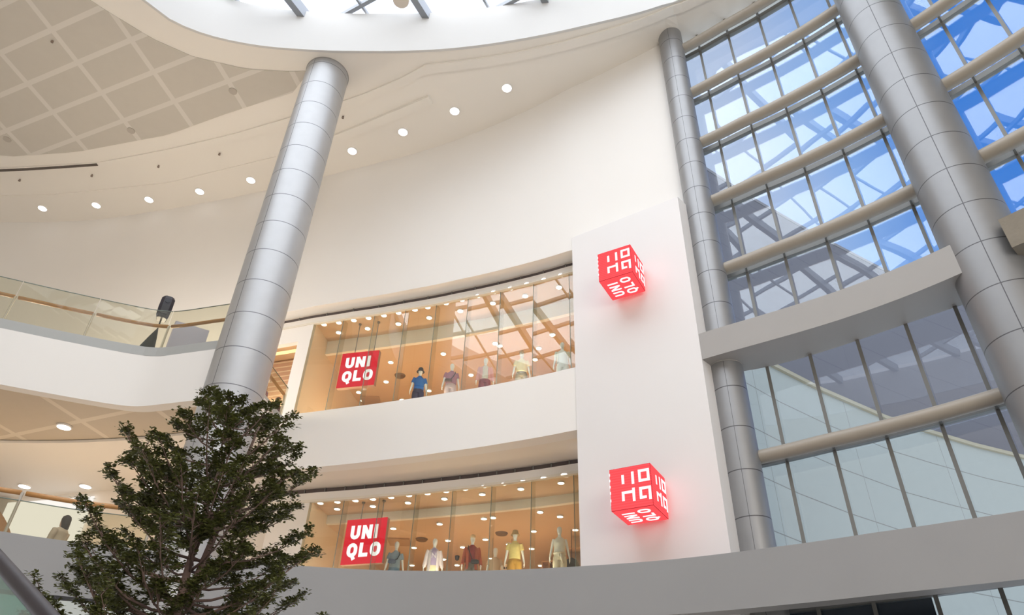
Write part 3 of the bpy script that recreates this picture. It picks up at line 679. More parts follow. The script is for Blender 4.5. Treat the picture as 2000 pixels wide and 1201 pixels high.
US = [(497, 521), (671, 497), (856, 469), (1041, 432), (1228, 391), (1424, 345), (1618, 302), (1821, 249)]
UD = [(390, 748), (370, 859), (260, 1003), (617, 880), (643, 930), (810, 700), (782, 817), (877, 926), (1126, 649), (1292, 776), (1040, 870), (1438, 587), (1465, 601), (1782, 534), (1699, 616), (1677, 683)]  # some of these points are reflections in the glass, built as lamps
LF = [(213, 493), (321, 486), (435, 477), (545, 467), (660, 456), (773, 444), (890, 432), (1007, 418), (1127, 404), (1246, 387), (1372, 371), (1497, 353), (1626, 333), (1755, 311)]
LS = [(319, 530), (545, 513), (767, 491), (997, 466), (1236, 438), (1480, 404), (1734, 366)]
LD = [(247, 685), (186, 803), (241, 889), (338, 775), (674, 654), (967, 625), (805, 775), (792, 886), (1020, 730), (1113, 772), (992, 848), (1077, 885), (1247, 592), (1304, 585), (1256, 723), (1290, 845), (1404, 753), (1602, 550), (1561, 671), (1549, 781), (1605, 888), (1728, 578), (1825, 662)]
used = False
for lst, fn, z, nm, shopn in ((UF, z4, Z_UP_GLASS - .02, 'front row', 'upper'), (US, z4, Z_UP_GLASS - .02, 'second row', 'upper'), (UD, z4, 12.73, 'deep ceiling', 'upper'),
                              (LF, z5, Z_LO_GLASS - .02, 'front row', 'lower'), (LS, z5, Z_LO_GLASS - .02, 'second row', 'lower'), (LD, z5, 7.16, 'deep ceiling', 'lower')):
    for i, p in enumerate(sorted(lst)):
        P = at_z(*fn(p), z)
        if nm == 'deep ceiling': k = dict(label='small downlight in the tan ceiling deep inside the %s shop, %s' % (shopn, ORD[i]), cat='ceiling lamp', group='scattered downlights of the %s shop' % shopn)
        else: k = dict(label='small downlight in the %s above the %s shop glass, %s' % (nm, shopn, ORD[i]), cat='ceiling lamp', group='%s downlights of the %s shop' % (nm, shopn))
        place(small, P, used, **k); used = True
dif = mk('air_diffuser', MB().tube([(0, 0, -.03), (0, 0, .02)], [.17, .2], 28), pbr('diffuser_brown', (.16, .10, .06), .5), local=True)
for i, (p, z, wh) in enumerate([(z4((865, 782)), 12.73, 'in the upper shop ceiling, left of the blue shirt mannequin'), (z4((551, 909)), 12.73, 'in the upper shop ceiling, under the red sign'),
                                (z5((853, 724)), 7.16, 'in the lower shop ceiling, left of the white shirt mannequin'), (z5((1358, 687)), 7.16, 'in the lower shop ceiling, left of the bucket hat mannequin')]):
    place(dif, at_z(*p, z), i > 0, label='round dark air diffuser ' + wh, cat='air diffuser', group='round air diffusers of the shops')
sq = mk('ceiling_panel', MB().box((-.35, -.35, -.03), (.35, .35, .02)), pbr('diffuser_tan', (.42, .27, .16), .6), local=True)
for i, (p, z, wh) in enumerate([(z4((690, 930)), 12.73, 'upper shop ceiling, right of the red sign'), (z5((713, 738)), 7.16, 'lower shop ceiling, beside the red sign')]):
    place(sq, at_z(*p, z), i > 0, label='square brown ceiling panel in the ' + wh, cat='ceiling panel')
cam_b = mk('security_camera', MB().loft([(0, 0, -.13, .02, .02), (0, 0, -.11, .06, .06), (0, 0, -.04, .075, .075), (0, 0, 0, .08, .08), (0, 0, .02, .08, .08)], 16), black, local=True, smooth=True)
cam_b.location = at_z(*z5((1078, 832)), 7.16); put(cam_b, label='small black dome camera on the lower shop ceiling', cat='camera')

# ---------------------------------------------------------------- lettering helper
def stroke(mb, pts, t, fr, depth, closed=False, m=0):
    """ribbon of width t along 2D pts, mapped by frame fr = (origin, ux, uy, normal) and given a thickness"""
    P = [np.array(p, float) for p in pts]; n = len(P); A = []; B = []
    for i in range(n):
        if closed: a, b = P[i - 1], P[(i + 1) % n]
        else: a, b = P[max(i - 1, 0)], P[min(i + 1, n - 1)]
        d0 = P[i] - a if (closed or i > 0) else b - P[i]; d1_ = b - P[i] if (closed or i < n - 1) else P[i] - a
        d0 = d0 / np.linalg.norm(d0); d1_ = d1_ / np.linalg.norm(d1_); n0 = np.array([-d0[1], d0[0]]); n1 = np.array([-d1_[1], d1_[0]])
        mi = n0 + n1; mi = mi / np.linalg.norm(mi); k = t / 2 / max(.35, mi @ n0); A.append(P[i] + mi * k); B.append(P[i] - mi * k)
    O, ux, uy, nn = fr; mp = lambda q, h: O + ux * float(q[0]) + uy * float(q[1]) + nn * h
    v = [mp(a, 0) for a in A] + [mp(b, 0) for b in B] + [mp(a, depth) for a in A] + [mp(b, depth) for b in B]
    f = []; rng_ = range(n) if closed else range(n - 1)
    for i in rng_:
        j = (i + 1) % n; f += [(2 * n + i, 2 * n + j, 3 * n + j, 3 * n + i), (i, n + i, n + j, j), (i, j, 2 * n + j, 2 * n + i), (n + i, 3 * n + i, 3 * n + j, n + j)]
    if not closed: f += [(0, 2 * n, 3 * n, n), (n - 1, 2 * n - 1, 4 * n - 1, 3 * n - 1)]
    mb.add(v, f, m)
def arcp(cx, cy, rx, ry, a0, a1, n=10): return [(cx + rx * math.cos(math.radians(a)), cy + ry * math.sin(math.radians(a))) for a in np.linspace(a0, a1, n)]
def glyph(ch, x, y, w, h, t):
    """strokes of a bold sans letter in the box x..x+w, y..y+h (stroke centre lines)"""
    i = t / 2; x0, x1, y0, y1 = x + i, x + w - i, y + i, y + h - i; cx = (x0 + x1) / 2; r = (x1 - x0) / 2
    if ch == 'U': return [([(x0, y + h), (x0, y0 + r)] + arcp(cx, y0 + r, r, r, 180, 360, 12)[1:-1] + [(x1, y0 + r), (x1, y + h)], False)]
    if ch == 'N': return [([(x0, y), (x0, y + h)], False), ([(x1, y), (x1, y + h)], False), ([(x0 + t * .15, y + h - t * .45), (x1 - t * .15, y + t * .45)], False)]
    if ch == 'I': return [([(cx, y), (cx, y + h)], False)]
    if ch == 'L': return [([(x0, y + h), (x0, y0), (x + w, y0)], False)]
    ring = arcp(cx, y0 + r, r, r, 180, 360, 12) + arcp(cx, y1 - r, r, r, 0, 180, 12)
    if ch == 'O': return [(ring, True)]
    if ch == 'Q': return [(ring, True), ([(cx - t * .1, y0 + t * .5), (cx + w * .26, y0 - t * 1.15)], False)]
def block(mb, fr, depth, s=1.0):
    """UNI over QLO filling the unit square of the frame"""
    t = .082 * s
    for row, yb in (('UNI', .545), ('QLO', .15)):
        x = .135 if row == 'UNI' else .11
        for ch in row:
            w = {'U': .235, 'N': .245, 'I': .09, 'Q': .25, 'L': .215, 'O': .25}[ch] - (.03 if s < 1 and ch != 'I' else 0)
            for pts, cl in glyph(ch, x, yb, w, .31, t): stroke(mb, pts, t, fr, depth, cl)
            x += w + (.05 if s == 1 else .075)
red_face = emis('sign_red_lit', (.80, .004, .028), 1.05); white_let = emis('sign_white_lit', (1, .97, .97), 1.25)
side_m = pbr('sign_side_brown', (.33, .17, .11), .5)
def sign(TL, TR, ztop, size, label, chains_top):
    TL = Vector((TL[0], TL[1], 0)); TR = Vector((TR[0], TR[1], 0)); ux = (TR - TL).normalized(); nn = Vector((ux.y, -ux.x, 0))
    if nn.dot(TL) > 0: nn = -nn
    O = TL + Vector((0, 0, ztop - size)); r_ = empty('hanging_sign', (TL + TR) / 2 + Vector((0, 0, ztop - size)), label=label, cat='sign')
    bk_ = -nn * .14; uy = Vector((0, 0, size)); u = ux * size
    v = [O, O + u, O + u + uy, O + uy, O + bk_, O + u + bk_, O + u + uy + bk_, O + uy + bk_]
    mk('casing', MB().add(v, [(0, 1, 2, 3), (4, 7, 6, 5), (0, 4, 5, 1), (1, 5, 6, 2), (2, 6, 7, 3), (3, 7, 4, 0)]), side_m, r_)
    fp = [O + nn * .004, O + u + nn * .004, O + u + uy + nn * .004, O + uy + nn * .004]; fq = [p + nn * .012 for p in fp]
    mk('face', MB().add(fp + fq, [(0, 3, 2, 1), (4, 5, 6, 7), (0, 1, 5, 4), (1, 2, 6, 5), (2, 3, 7, 6), (3, 0, 4, 7)]), red_face, r_)
    mb = MB(); block(mb, (O + nn * .016, u, uy, nn), .012); mk('lettering', mb, white_let, r_)
    for k in (.3, .82):
        p = O + u * k + uy - nn * .07; mk('hanging_rod', MB().tube([p, Vector((p.x, p.y, chains_top))], .014, 8).disc(Vector((p.x, p.y, chains_top - .04)), (0, 0, 1), .05, .04, 12), mullp, r_)
sign(pol(-15.45, 20.4), pol(-12.2, 19.79), 12.09, 1.27, 'square red lit sign with white letters hanging behind the upper shop glass', Z_UP_GLASS)
sign(pol(-12.55, 20.9), pol(-9.35, 20.27), 6.90, 1.27, 'square red lit sign with white letters hanging behind the lower shop glass', Z_LO_GLASS)

# ---------------------------------------------------------------- red LED cubes on the pier
def led(name, col, st):
    m = bpy.data.materials.new(name); m.use_nodes = True; nt = m.node_tree; nt.nodes.clear()
    tc = nd(nt, 'ShaderNodeTexCoord'); sp = nd(nt, 'ShaderNodeSeparateXYZ'); nt.links.new(tc.outputs['Object'], sp.inputs[0])
    mu = nd(nt, 'ShaderNodeMath', operation='PINGPONG'); mu.inputs[1].default_value = .028; nt.links.new(sp.outputs['Z'], mu.inputs[0])
    ml = nd(nt, 'ShaderNodeMath', operation='MULTIPLY_ADD'); ml.inputs[1].default_value = 11.; ml.inputs[2].default_value = .85; nt.links.new(mu.outputs[0], ml.inputs[0])
    m2 = nd(nt, 'ShaderNodeMath', operation='MULTIPLY'); m2.inputs[1].default_value = st; nt.links.new(ml.outputs[0], m2.inputs[0])
    e_ = nd(nt, 'ShaderNodeEmission'); e_.inputs[0].default_value = (*col, 1); nt.links.new(m2.outputs[0], e_.inputs[1])
    o_ = nd(nt, 'ShaderNodeOutputMaterial'); nt.links.new(e_.outputs[0], o_.inputs['Surface']); return m
led_red = led('led_red', (1.0, .075, .085), 1.35); led_white = emis('led_white', (1, .96, .98), 1.12)
dark_edge = pbr('cube_edge_dark_red', (.35, .01, .03), .5)
YAW = -.5287; cax = Vector((math.cos(YAW), math.sin(YAW), 0)); cay = Vector((-math.sin(YAW), math.cos(YAW), 0)); CS = .9
KANA = [([(.325, .60), (.325, .83)], .072), ([(.57, .565), (.57, .87)], .072)]
def kana(mb, fr):
    T = .063
    stroke(mb, [(.32, .60), (.32, .82)], T, fr, .008); stroke(mb, [(.565, .565), (.565, .865)], T, fr, .008)
    stroke(mb, [(.735, .615), (.945, .615), (.945, .85), (.735, .85)], T, fr, .008, True)
    stroke(mb, [(.305, .19), (.305, .385), (.56, .385)], T, fr, .008); stroke(mb, [(.565, .155), (.565, .47)], T, fr, .008)
    stroke(mb, [(.87, .21), (.735, .21), (.735, .425), (.955, .425), (.955, .14)], T, fr, .008)
def cube(z0, label):
    Mc = Vector((2.964, 13.703, z0)); C0 = Mc - cax * CS
    r_ = empty('cube_sign', Mc - cax * CS / 2 + cay * CS / 2, label=label, cat='sign')
    o_ = r_.location.copy()
    # body of five lit faces with thin dark edges
    e_ = .006; mb = MB()
    P = lambda x, y, z: C0 + cax * (x * CS) + cay * (y * CS) + Vector((0, 0, z * CS))
    c8 = [P(0, 0, 0), P(1, 0, 0), P(1, 1, 0), P(0, 1, 0), P(0, 0, 1), P(1, 0, 1), P(1, 1, 1), P(0, 1, 1)]
    mk('body', MB().add(c8, [(0, 3, 2, 1), (4, 5, 6, 7), (0, 1, 5, 4), (1, 2, 6, 5), (2, 3, 7, 6), (3, 0, 4, 7)]), dark_edge, r_)
    k = .008
    faces = [(P(k, 0, k), cax, Vector((0, 0, 1)), -cay), (P(1, k, k), cay, Vector((0, 0, 1)), cax), (P(k, k, 0), cax, cay, Vector((0, 0, -1))),
             (P(0, 1 - k, k), -cay, Vector((0, 0, 1)), -cax), (P(1 - k, 1, k), -cax, Vector((0, 0, 1)), cay)]
    for i, (O, u, w, n_) in enumerate(faces):
        s_ = CS * (1 - 2 * k); O2 = O + n_ * .001
        v = [O2, O2 + u * s_, O2 + u * s_ + w * s_, O2 + w * s_]; v += [q + n_ * .004 for q in v]
        mk('led_face', MB().add(v, [(0, 3, 2, 1), (4, 5, 6, 7), (0, 1, 5, 4), (1, 2, 6, 5), (2, 3, 7, 6), (3, 0, 4, 7)]), led_red, r_)
        mb = MB(); O3 = O2 + n_ * .006
        if i in (0, 1, 3): kana(mb, (O3, u * s_, w * s_, n_))
        elif i == 2: block(mb, (O3 + w * s_ + u * s_, -w * s_, -u * s_, n_), .008, .68)       # reads towards the near edge, lines run along the face
        if mb.v: mk('lettering', mb, led_white, r_)
    # small white tabs along the left edges, as the panel joints show
    mb = MB()
    for t in (.84, .70, .55, .40, .22): mb.bar(P(-.002, -.006, t), P(-.002, -.006, t + .055), .02, .02)
    mk('edge_light', mb, led_white, r_)
    # bracket to the pier
    a = P(.5, 1, .5); mk('bracket', MB().bar(a, a + cay * .45, .22, .22), darkm, r_)
cube(11.126, 'upper red glowing cube sign with white characters on the white pier')
cube(5.163, 'lower red glowing cube sign with white characters on the white pier')

# ---------------------------------------------------------------- figures
def remesh(o, vox, sm=2):
    r = o.modifiers.new('r', 'REMESH'); r.mode = 'VOXEL'; r.voxel_size = vox; r.use_smooth_shade = True
    s_ = o.modifiers.new('s', 'SMOOTH'); s_.iterations = sm; s_.factor = .5
    return bake(o)
ARM = [((.165, 0, 1.465), .050), ((.195, .01, 1.39), .048), ((.222, .02, 1.28), .041), ((.245, .02, 1.16), .036), ((.262, 0, 1.06), .034), ((.285, -.05, .93), .026), ((.292, -.065, .885), .023)]
def arm_pts(sx, n=None): return [(Vector((sx * p[0], p[1], p[2])), r) for p, r in ARM[:n]]
def body_mb(face=False):
    m_ = MB()
    m_.loft([(0, 0, .86, .13, .10), (0, 0, .93, .165, .115), (0, 0, 1.02, .155, .105), (0, 0, 1.12, .13, .09), (0, 0, 1.22, .14, .10), (0, -.005, 1.34, .155, .112), (0, 0, 1.43, .16, .098), (0, .005, 1.49, .115, .072), (0, .005, 1.53, .065, .06), (0, 0, 1.57, .05, .052), (0, -.005, 1.63, .047, .05)])
    m_.loft([(0, -.005, 1.59, .03, .035), (0, -.025, 1.61, .048, .055), (0, -.02, 1.65, .062, .078), (0, -.01, 1.71, .074, .092), (0, 0, 1.77, .078, .096), (0, .004, 1.81, .068, .085), (0, .004, 1.84, .042, .055), (0, .004, 1.85, .01, .012)])
    m_.loft([(0, -.098, 1.70, .008, .012), (0, -.112, 1.685, .013, .012), (0, -.10, 1.675, .009, .01)], 8)
    for sx in (-1, 1):
        a = arm_pts(sx); m_.tube([p for p, r in a], [r for p, r in a], 14)
        w = a[-1][0]
        m_.loft([(w.x, w.y, w.z + .01, .018, .026), (w.x, w.y - .008, w.z - .04, .020, .038), (w.x, w.y - .012, w.z - .085, .017, .038)], 12)
        for k, ln in enumerate((.065, .075, .07, .055)):
            b_ = Vector((w.x, w.y - .042 + k * .02, w.z - .08)); m_.tube([b_, b_ + Vector((-sx * .006, 0, -ln * .55)), b_ + Vector((-sx * .018, .004, -ln))], [.0105, .0095, .008], 8)
        th = Vector((w.x - sx * .006, w.y - .03, w.z - .03)); m_.tube([th, th + Vector((-sx * .012, -.03, -.03)), th + Vector((-sx * .016, -.035, -.06))], [.012, .0105, .009], 8)
        m_.tube([(sx * .085, 0, .92), (sx * .095, 0, .75), (sx * .10, -.01, .50), (sx * .10, .015, .30), (sx * .10, .02, .10), (sx * .10, .02, .04)], [.095, .082, .058, .052, .036, .035], 16)
        m_.loft([(sx * .10, -.03, .0, .04, .11), (sx * .10, -.03, .03, .042, .11), (sx * .10, -.005, .07, .036, .06)], 12)
    return m_
body = mk('body', body_mb(), mannw, local=True); remesh(body, .012, 2); BODY = body.data; bpy.data.objects.remove(body)
CLOTH = {}
def cloth_mesh(key, mbf, vox=.013):
    if key not in CLOTH:
        o = mk(key, mbf(), mannw, local=True); remesh(o, vox, 2); CLOTH[key] = o.data; bpy.data.objects.remove(o)
    return CLOTH[key]
def top_mb(hem, sl, loose, sleeveless=False):
    def f():
        m_ = MB(); g = loose
        m_.loft([(0, 0, hem, .165 + g, .118 + g * .8), (0, 0, hem + .10, .158 + g, .112 + g * .8), (0, 0, 1.22, .155 + g, .112 + g * .7), (0, -.005, 1.34, .170 + g * .6, .122 + g * .6), (0, 0, 1.43, .172 + g * .2, .11 + g * .3), (0, .005, 1.49, .125, .082), (0, .005, 1.525, .075, .068)])
        if not sleeveless:
            for sx in (-1, 1):
                a = arm_pts(sx, sl); m_.tube([p for p, r in a], [r + .012 + g * .3 + (.010 if i == len(a) - 1 else 0) for i, (p, r) in enumerate(a)], 16)
            m_.loft([(0, .0, 1.515, .078, .072), (0, 0, 1.55, .07, .066)])
        return m_
    return f
def open_mb(hem, sl, gap):                   # open shirt worn over a top: a shell with a front gap
    def f():
        m_ = MB(); seg = 30; rings = [(hem, .200, .165), (hem + .15, .19, .155), (1.22, .182, .145), (1.34, .190, .146), (1.43, .18, .125), (1.495, .13, .095), (1.53, .085, .082)]
        v = []
        for i, (z, rx, ry) in enumerate(rings):
            gg = gap * (1 - .25 * i / 6)
            for k in range(seg + 1):
                a = -PI / 2 + gg + (2 * PI - 2 * gg) * k / seg; fold = 1 + .02 * math.sin(9 * a)
                v.append((rx * fold * math.cos(a), ry * fold * math.sin(a), z))
        f_ = [(i * (seg + 1) + k, i * (seg + 1) + k + 1, (i + 1) * (seg + 1) + k + 1, (i + 1) * (seg + 1) + k) for i in range(len(rings) - 1) for k in range(seg)]
        n = len(v); v2 = [(x * .93, y * .93, z) for x, y, z in v]; m_.add(v + v2, f_ + [tuple(q + n for q in ff[::-1]) for ff in f_] +
              [(k, k + n, k + 1 + n, k + 1) for k in range(seg)] + [((len(rings) - 1) * (seg + 1) + k, (len(rings) - 1) * (seg + 1) + k + 1, (len(rings) - 1) * (seg + 1) + k + 1 + n, (len(rings) - 1) * (seg + 1) + k + n) for k in range(seg)] +
              [(i * (seg + 1), (i + 1) * (seg + 1), (i + 1) * (seg + 1) + n, i * (seg + 1) + n) for i in range(len(rings) - 1)] + [(i * (seg + 1) + seg, i * (seg + 1) + seg + n, (i + 1) * (seg + 1) + seg + n, (i + 1) * (seg + 1) + seg) for i in range(len(rings) - 1)])
        for sx in (-1, 1):
            a = arm_pts(sx, sl); m_.tube([p for p, r in a], [r + .026 for p, r in a], 16)
        return m_
    return f
def pants_mb(end, loose):
    def f():
        m_ = MB(); m_.loft([(0, 0, .84, .15 + loose, .125), (0, 0, .93, .178 + loose * .5, .130), (0, 0, 1.02, .168, .118), (0, 0, 1.07, .150, .106)])
        for sx in (-1, 1):
            zs = [.93, .75, .5, .3, .12]; rs = [.10, .095, .078, .072, .07]; pts = [(sx * .085, 0, .93), (sx * .10, 0, .75), (sx * .108, -.005, .5), (sx * .108, .01, .3), (sx * .108, .01, .12)]
            n = {'long': 5, 'short': 3}[end]; m_.tube(pts[:n], [r + loose for r in rs[:n]], 18)
        return m_
    return f
def cloth(name, key, mbf, col, root, label=None, rough=.85):
    me = cloth_mesh(key, mbf).copy(); me.materials.clear(); me.materials.append(pbr('fabric_' + name + '_%d' % len(MATS), col, rough, noise=.12, nscale=14, bump=.25, bscale=45))
    o = bpy.data.objects.new(name, me); COL.objects.link(o); o.parent = root
    if label: o['label'] = label
    return o
def hat(root, kind, col):
    m_ = MB()
    if kind == 'bucket': m_.loft([(0, -.0, 1.735, .145, .155), (0, 0, 1.75, .135, .145), (0, 0, 1.79, .098, .115), (0, 0, 1.86, .088, .105), (0, 0, 1.885, .07, .085), (0, 0, 1.89, .02, .02)], 24)
    else:
        m_.loft([(0, 0, 1.775, .088, .106), (0, 0, 1.82, .086, .103), (0, 0, 1.865, .06, .075), (0, 0, 1.885, .02, .02)], 24)
        m_.loft([(0, -.10, 1.768, .072, .10), (0, -.10, 1.782, .070, .095)], 24)
    return mk('hat', m_, pbr('hat_%s_%d' % (kind, len(MATS)), col, .9, noise=.1, nscale=20), root, local=True, smooth=True)
def bag(root, col, side=-1, z=1.08):
    m_ = MB(); m_.loft([(side * .10, -.20, z - .075, .10, .03), (side * .10, -.205, z - .05, .125, .048), (side * .10, -.20, z + .03, .12, .045), (side * .10, -.19, z + .06, .095, .028)], 20)
    b_ = mk('bag', m_, pbr('bag_%d' % len(MATS), col, .6, noise=.1, nscale=20), root, local=True, smooth=True)
    mk('strap', MB().tube([(side * .02, -.185, z + .05), (-side * .06, -.172, 1.25), (-side * .13, -.12, 1.42), (-side * .12, -.0, 1.53)], .013, 8), MATS['black_cloth'] if 'black_cloth' in MATS else black, b_, local=True)
def mannequin(az, d, zf, sc, label, spec, hat_=None, bag_=None, rz=0.):
    p = pol(az, d, zf); r_ = empty('mannequin', p, math.radians(-az) + rz, label=label, cat='mannequin', group='mannequins in the shop windows')
    r_.scale = (sc, sc, sc)
    o = bpy.data.objects.new('body', BODY); COL.objects.link(o); o.parent = r_
    for s_ in spec: cloth(*s_[:4], r_, *s_[4:])
    if hat_: hat(r_, *hat_)
    if bag_: bag(r_, *bag_)
    return r_
T_tee = ('tee', top_mb(1.0, 3, .02)); T_short = ('short', top_mb(1.02, 3, .03)); T_long = ('openlong', open_mb(.78, 6, .5)); T_mid = ('openmid', open_mb(.95, 6, .55)); T_tank = ('tank', top_mb(1.0, 0, .012, True)); T_in = ('inner', top_mb(.98, 2, .01))
P_l = ('plong', pants_mb('long', .015)); P_s = ('pshort', pants_mb('short', .035))
UPM = [(-8.25, 'mannequin in bright blue shirt and dark bucket hat, upper window', [('shirt', *T_tee, (.01, .12, .42)), ('trousers', *P_l, (.02, .018, .06))], ('bucket', (.05, .05, .06)), None),
       (-5.38, 'mannequin in mauve tee with brown crossbody bag, upper window', [('shirt', *T_short, (.36, .15, .20)), ('trousers', *P_l, (.55, .42, .42))], None, ((.10, .045, .03), -1)),
       (-2.28, 'mannequin in open pink shirt and maroon trousers, upper window', [('tee', *T_in, (.66, .58, .46)), ('open_shirt', *T_mid, (.70, .33, .28)), ('trousers', *P_l, (.22, .025, .03))], None, None),
       (1.10, 'mannequin in pale yellow shirt and tan cap, upper window', [('shirt', *T_short, (.80, .66, .36)), ('trousers', *P_l, (.34, .28, .20))], ('cap', (.42, .30, .18)), None),
       (4.95, 'mannequin all in white with a loose cream shirt, upper window', [('shirt', *T_in, (.78, .76, .70)), ('open_shirt', 'openw', open_mb(1.02, 3, .85), (.76, .74, .62)), ('trousers', *P_l, (.76, .75, .68))], None, None)]
for az, lb, spec, h_, b_ in UPM: mannequin(az, fd(az) + 1.22, 9.64, .87, lb, spec, h_, b_)
LOM = [(-8.46, 'mannequin in grey blue denim shirt with blue bag, lower window', [('shirt', *T_tee, (.22, .28, .33)), ('trousers', *P_l, (.10, .17, .24))], None, ((.06, .09, .16), -1, 1.17)),
       (-5.48, 'mannequin in long pale pink striped shirt over lavender tee, lower window', [('tee', *T_in, (.42, .33, .48)), ('open_shirt', *T_long, (.78, .68, .68)), ('trousers', *P_l, (.66, .56, .34))], None, None),
       (-2.48, 'mannequin in long rust overshirt, red tee and tan cap, lower window', [('tee', *T_in, (.28, .02, .02)), ('open_shirt', *T_long, (.34, .06, .02)), ('trousers', *P_l, (.14, .12, .10))], ('cap', (.62, .44, .24)), None),
       (.92, 'mannequin in yellow tee, mustard shorts and straw bucket hat, lower window', [('tee', *T_tee, (.74, .58, .20)), ('shorts', *P_s, (.36, .18, .015))], ('bucket', (.48, .32, .14)), None),
       (4.50, 'mannequin in cream tank top with shirt knotted round its waist, lower window', [('tank_top', *T_tank, (.72, .68, .58)), ('trousers', *P_l, (.68, .60, .44))], None, None)]
lm_ = [mannequin(az, fd(az) + 2.42, 4.68, .87, lb, spec, h_, b_) for az, lb, spec, h_, b_ in LOM]
put(mk('print', MB().box((-.075, -.150, 1.20), (-.045, -.135, 1.36)).box((.045, -.150, 1.20), (.075, -.135, 1.36)).bar((-.06, -.143, 1.34), (.06, -.143, 1.22), .03, .012, up=(0, 1, 0)), pbr('print_white', (.75, .68, .72), .8), lm_[1], local=True))
m_ = MB(); m_.loft([(0, -.15, .99, .05, .035), (0, -.17, 1.02, .075, .05), (0, -.16, 1.06, .055, .04)], 14); m_.tube([(.02, -.16, 1.02), (.05, -.17, .9), (.09, -.16, .74)], [.03, .045, .02], 10); m_.tube([(-.02, -.16, 1.02), (-.03, -.175, .92)], [.03, .03], 10)
m_.tube([(.17 * math.cos(a), .14 * math.sin(a), 1.05) for a in np.linspace(-PI / 2, 3 * PI / 2, 24)], .03, 8)
mk('tied_shirt', m_, pbr('tied_shirt_cream', (.74, .68, .54), .85, noise=.1, nscale=14), lm_[4], local=True, smooth=True)
mannequin(-.62, fd(-.6) + 3.5, 4.62, .87, 'pale beige clothed mannequin standing behind the rust overshirt mannequin', [('shirt', *T_tee, (.60, .45, .30)), ('trousers', *P_l, (.50, .38, .26))], None, None, PI)
mannequin(-3.5, fd(-3.5) + 4.4, 4.13, .87, 'small grey clothed mannequin deeper in the shop, left of the rust overshirt', [('shirt', *T_tee, (.20, .18, .16)), ('trousers', *P_l, (.16, .14, .12))], None, None, .5)
for k in lm_[2:3]: bag(k, (.02, .02, .022), 1, 1.0)

mk('floor', MB().slab(arc(fd, -18.4, AZ_R + .5, .75), arc(fd, -18.4, AZ_R + .5, 1.7), Z_UP_FLOOR, 9.64), shopw, kind='structure')
mk('floor', MB().slab(arc(fd, -15.6, AZ_R + .5, 1.95), arc(fd, -15.6, AZ_R + .5, 2.95), Z_LO_FLOOR - .2, 4.68), shopw, kind='structure')
mk('floor', MB().slab(arc(fd, -3, AZ_R + .5, 3.1), arc(fd, -3, AZ_R + .5, 4.0), Z_LO_FLOOR - .2, 4.62), shopw, kind='structure')
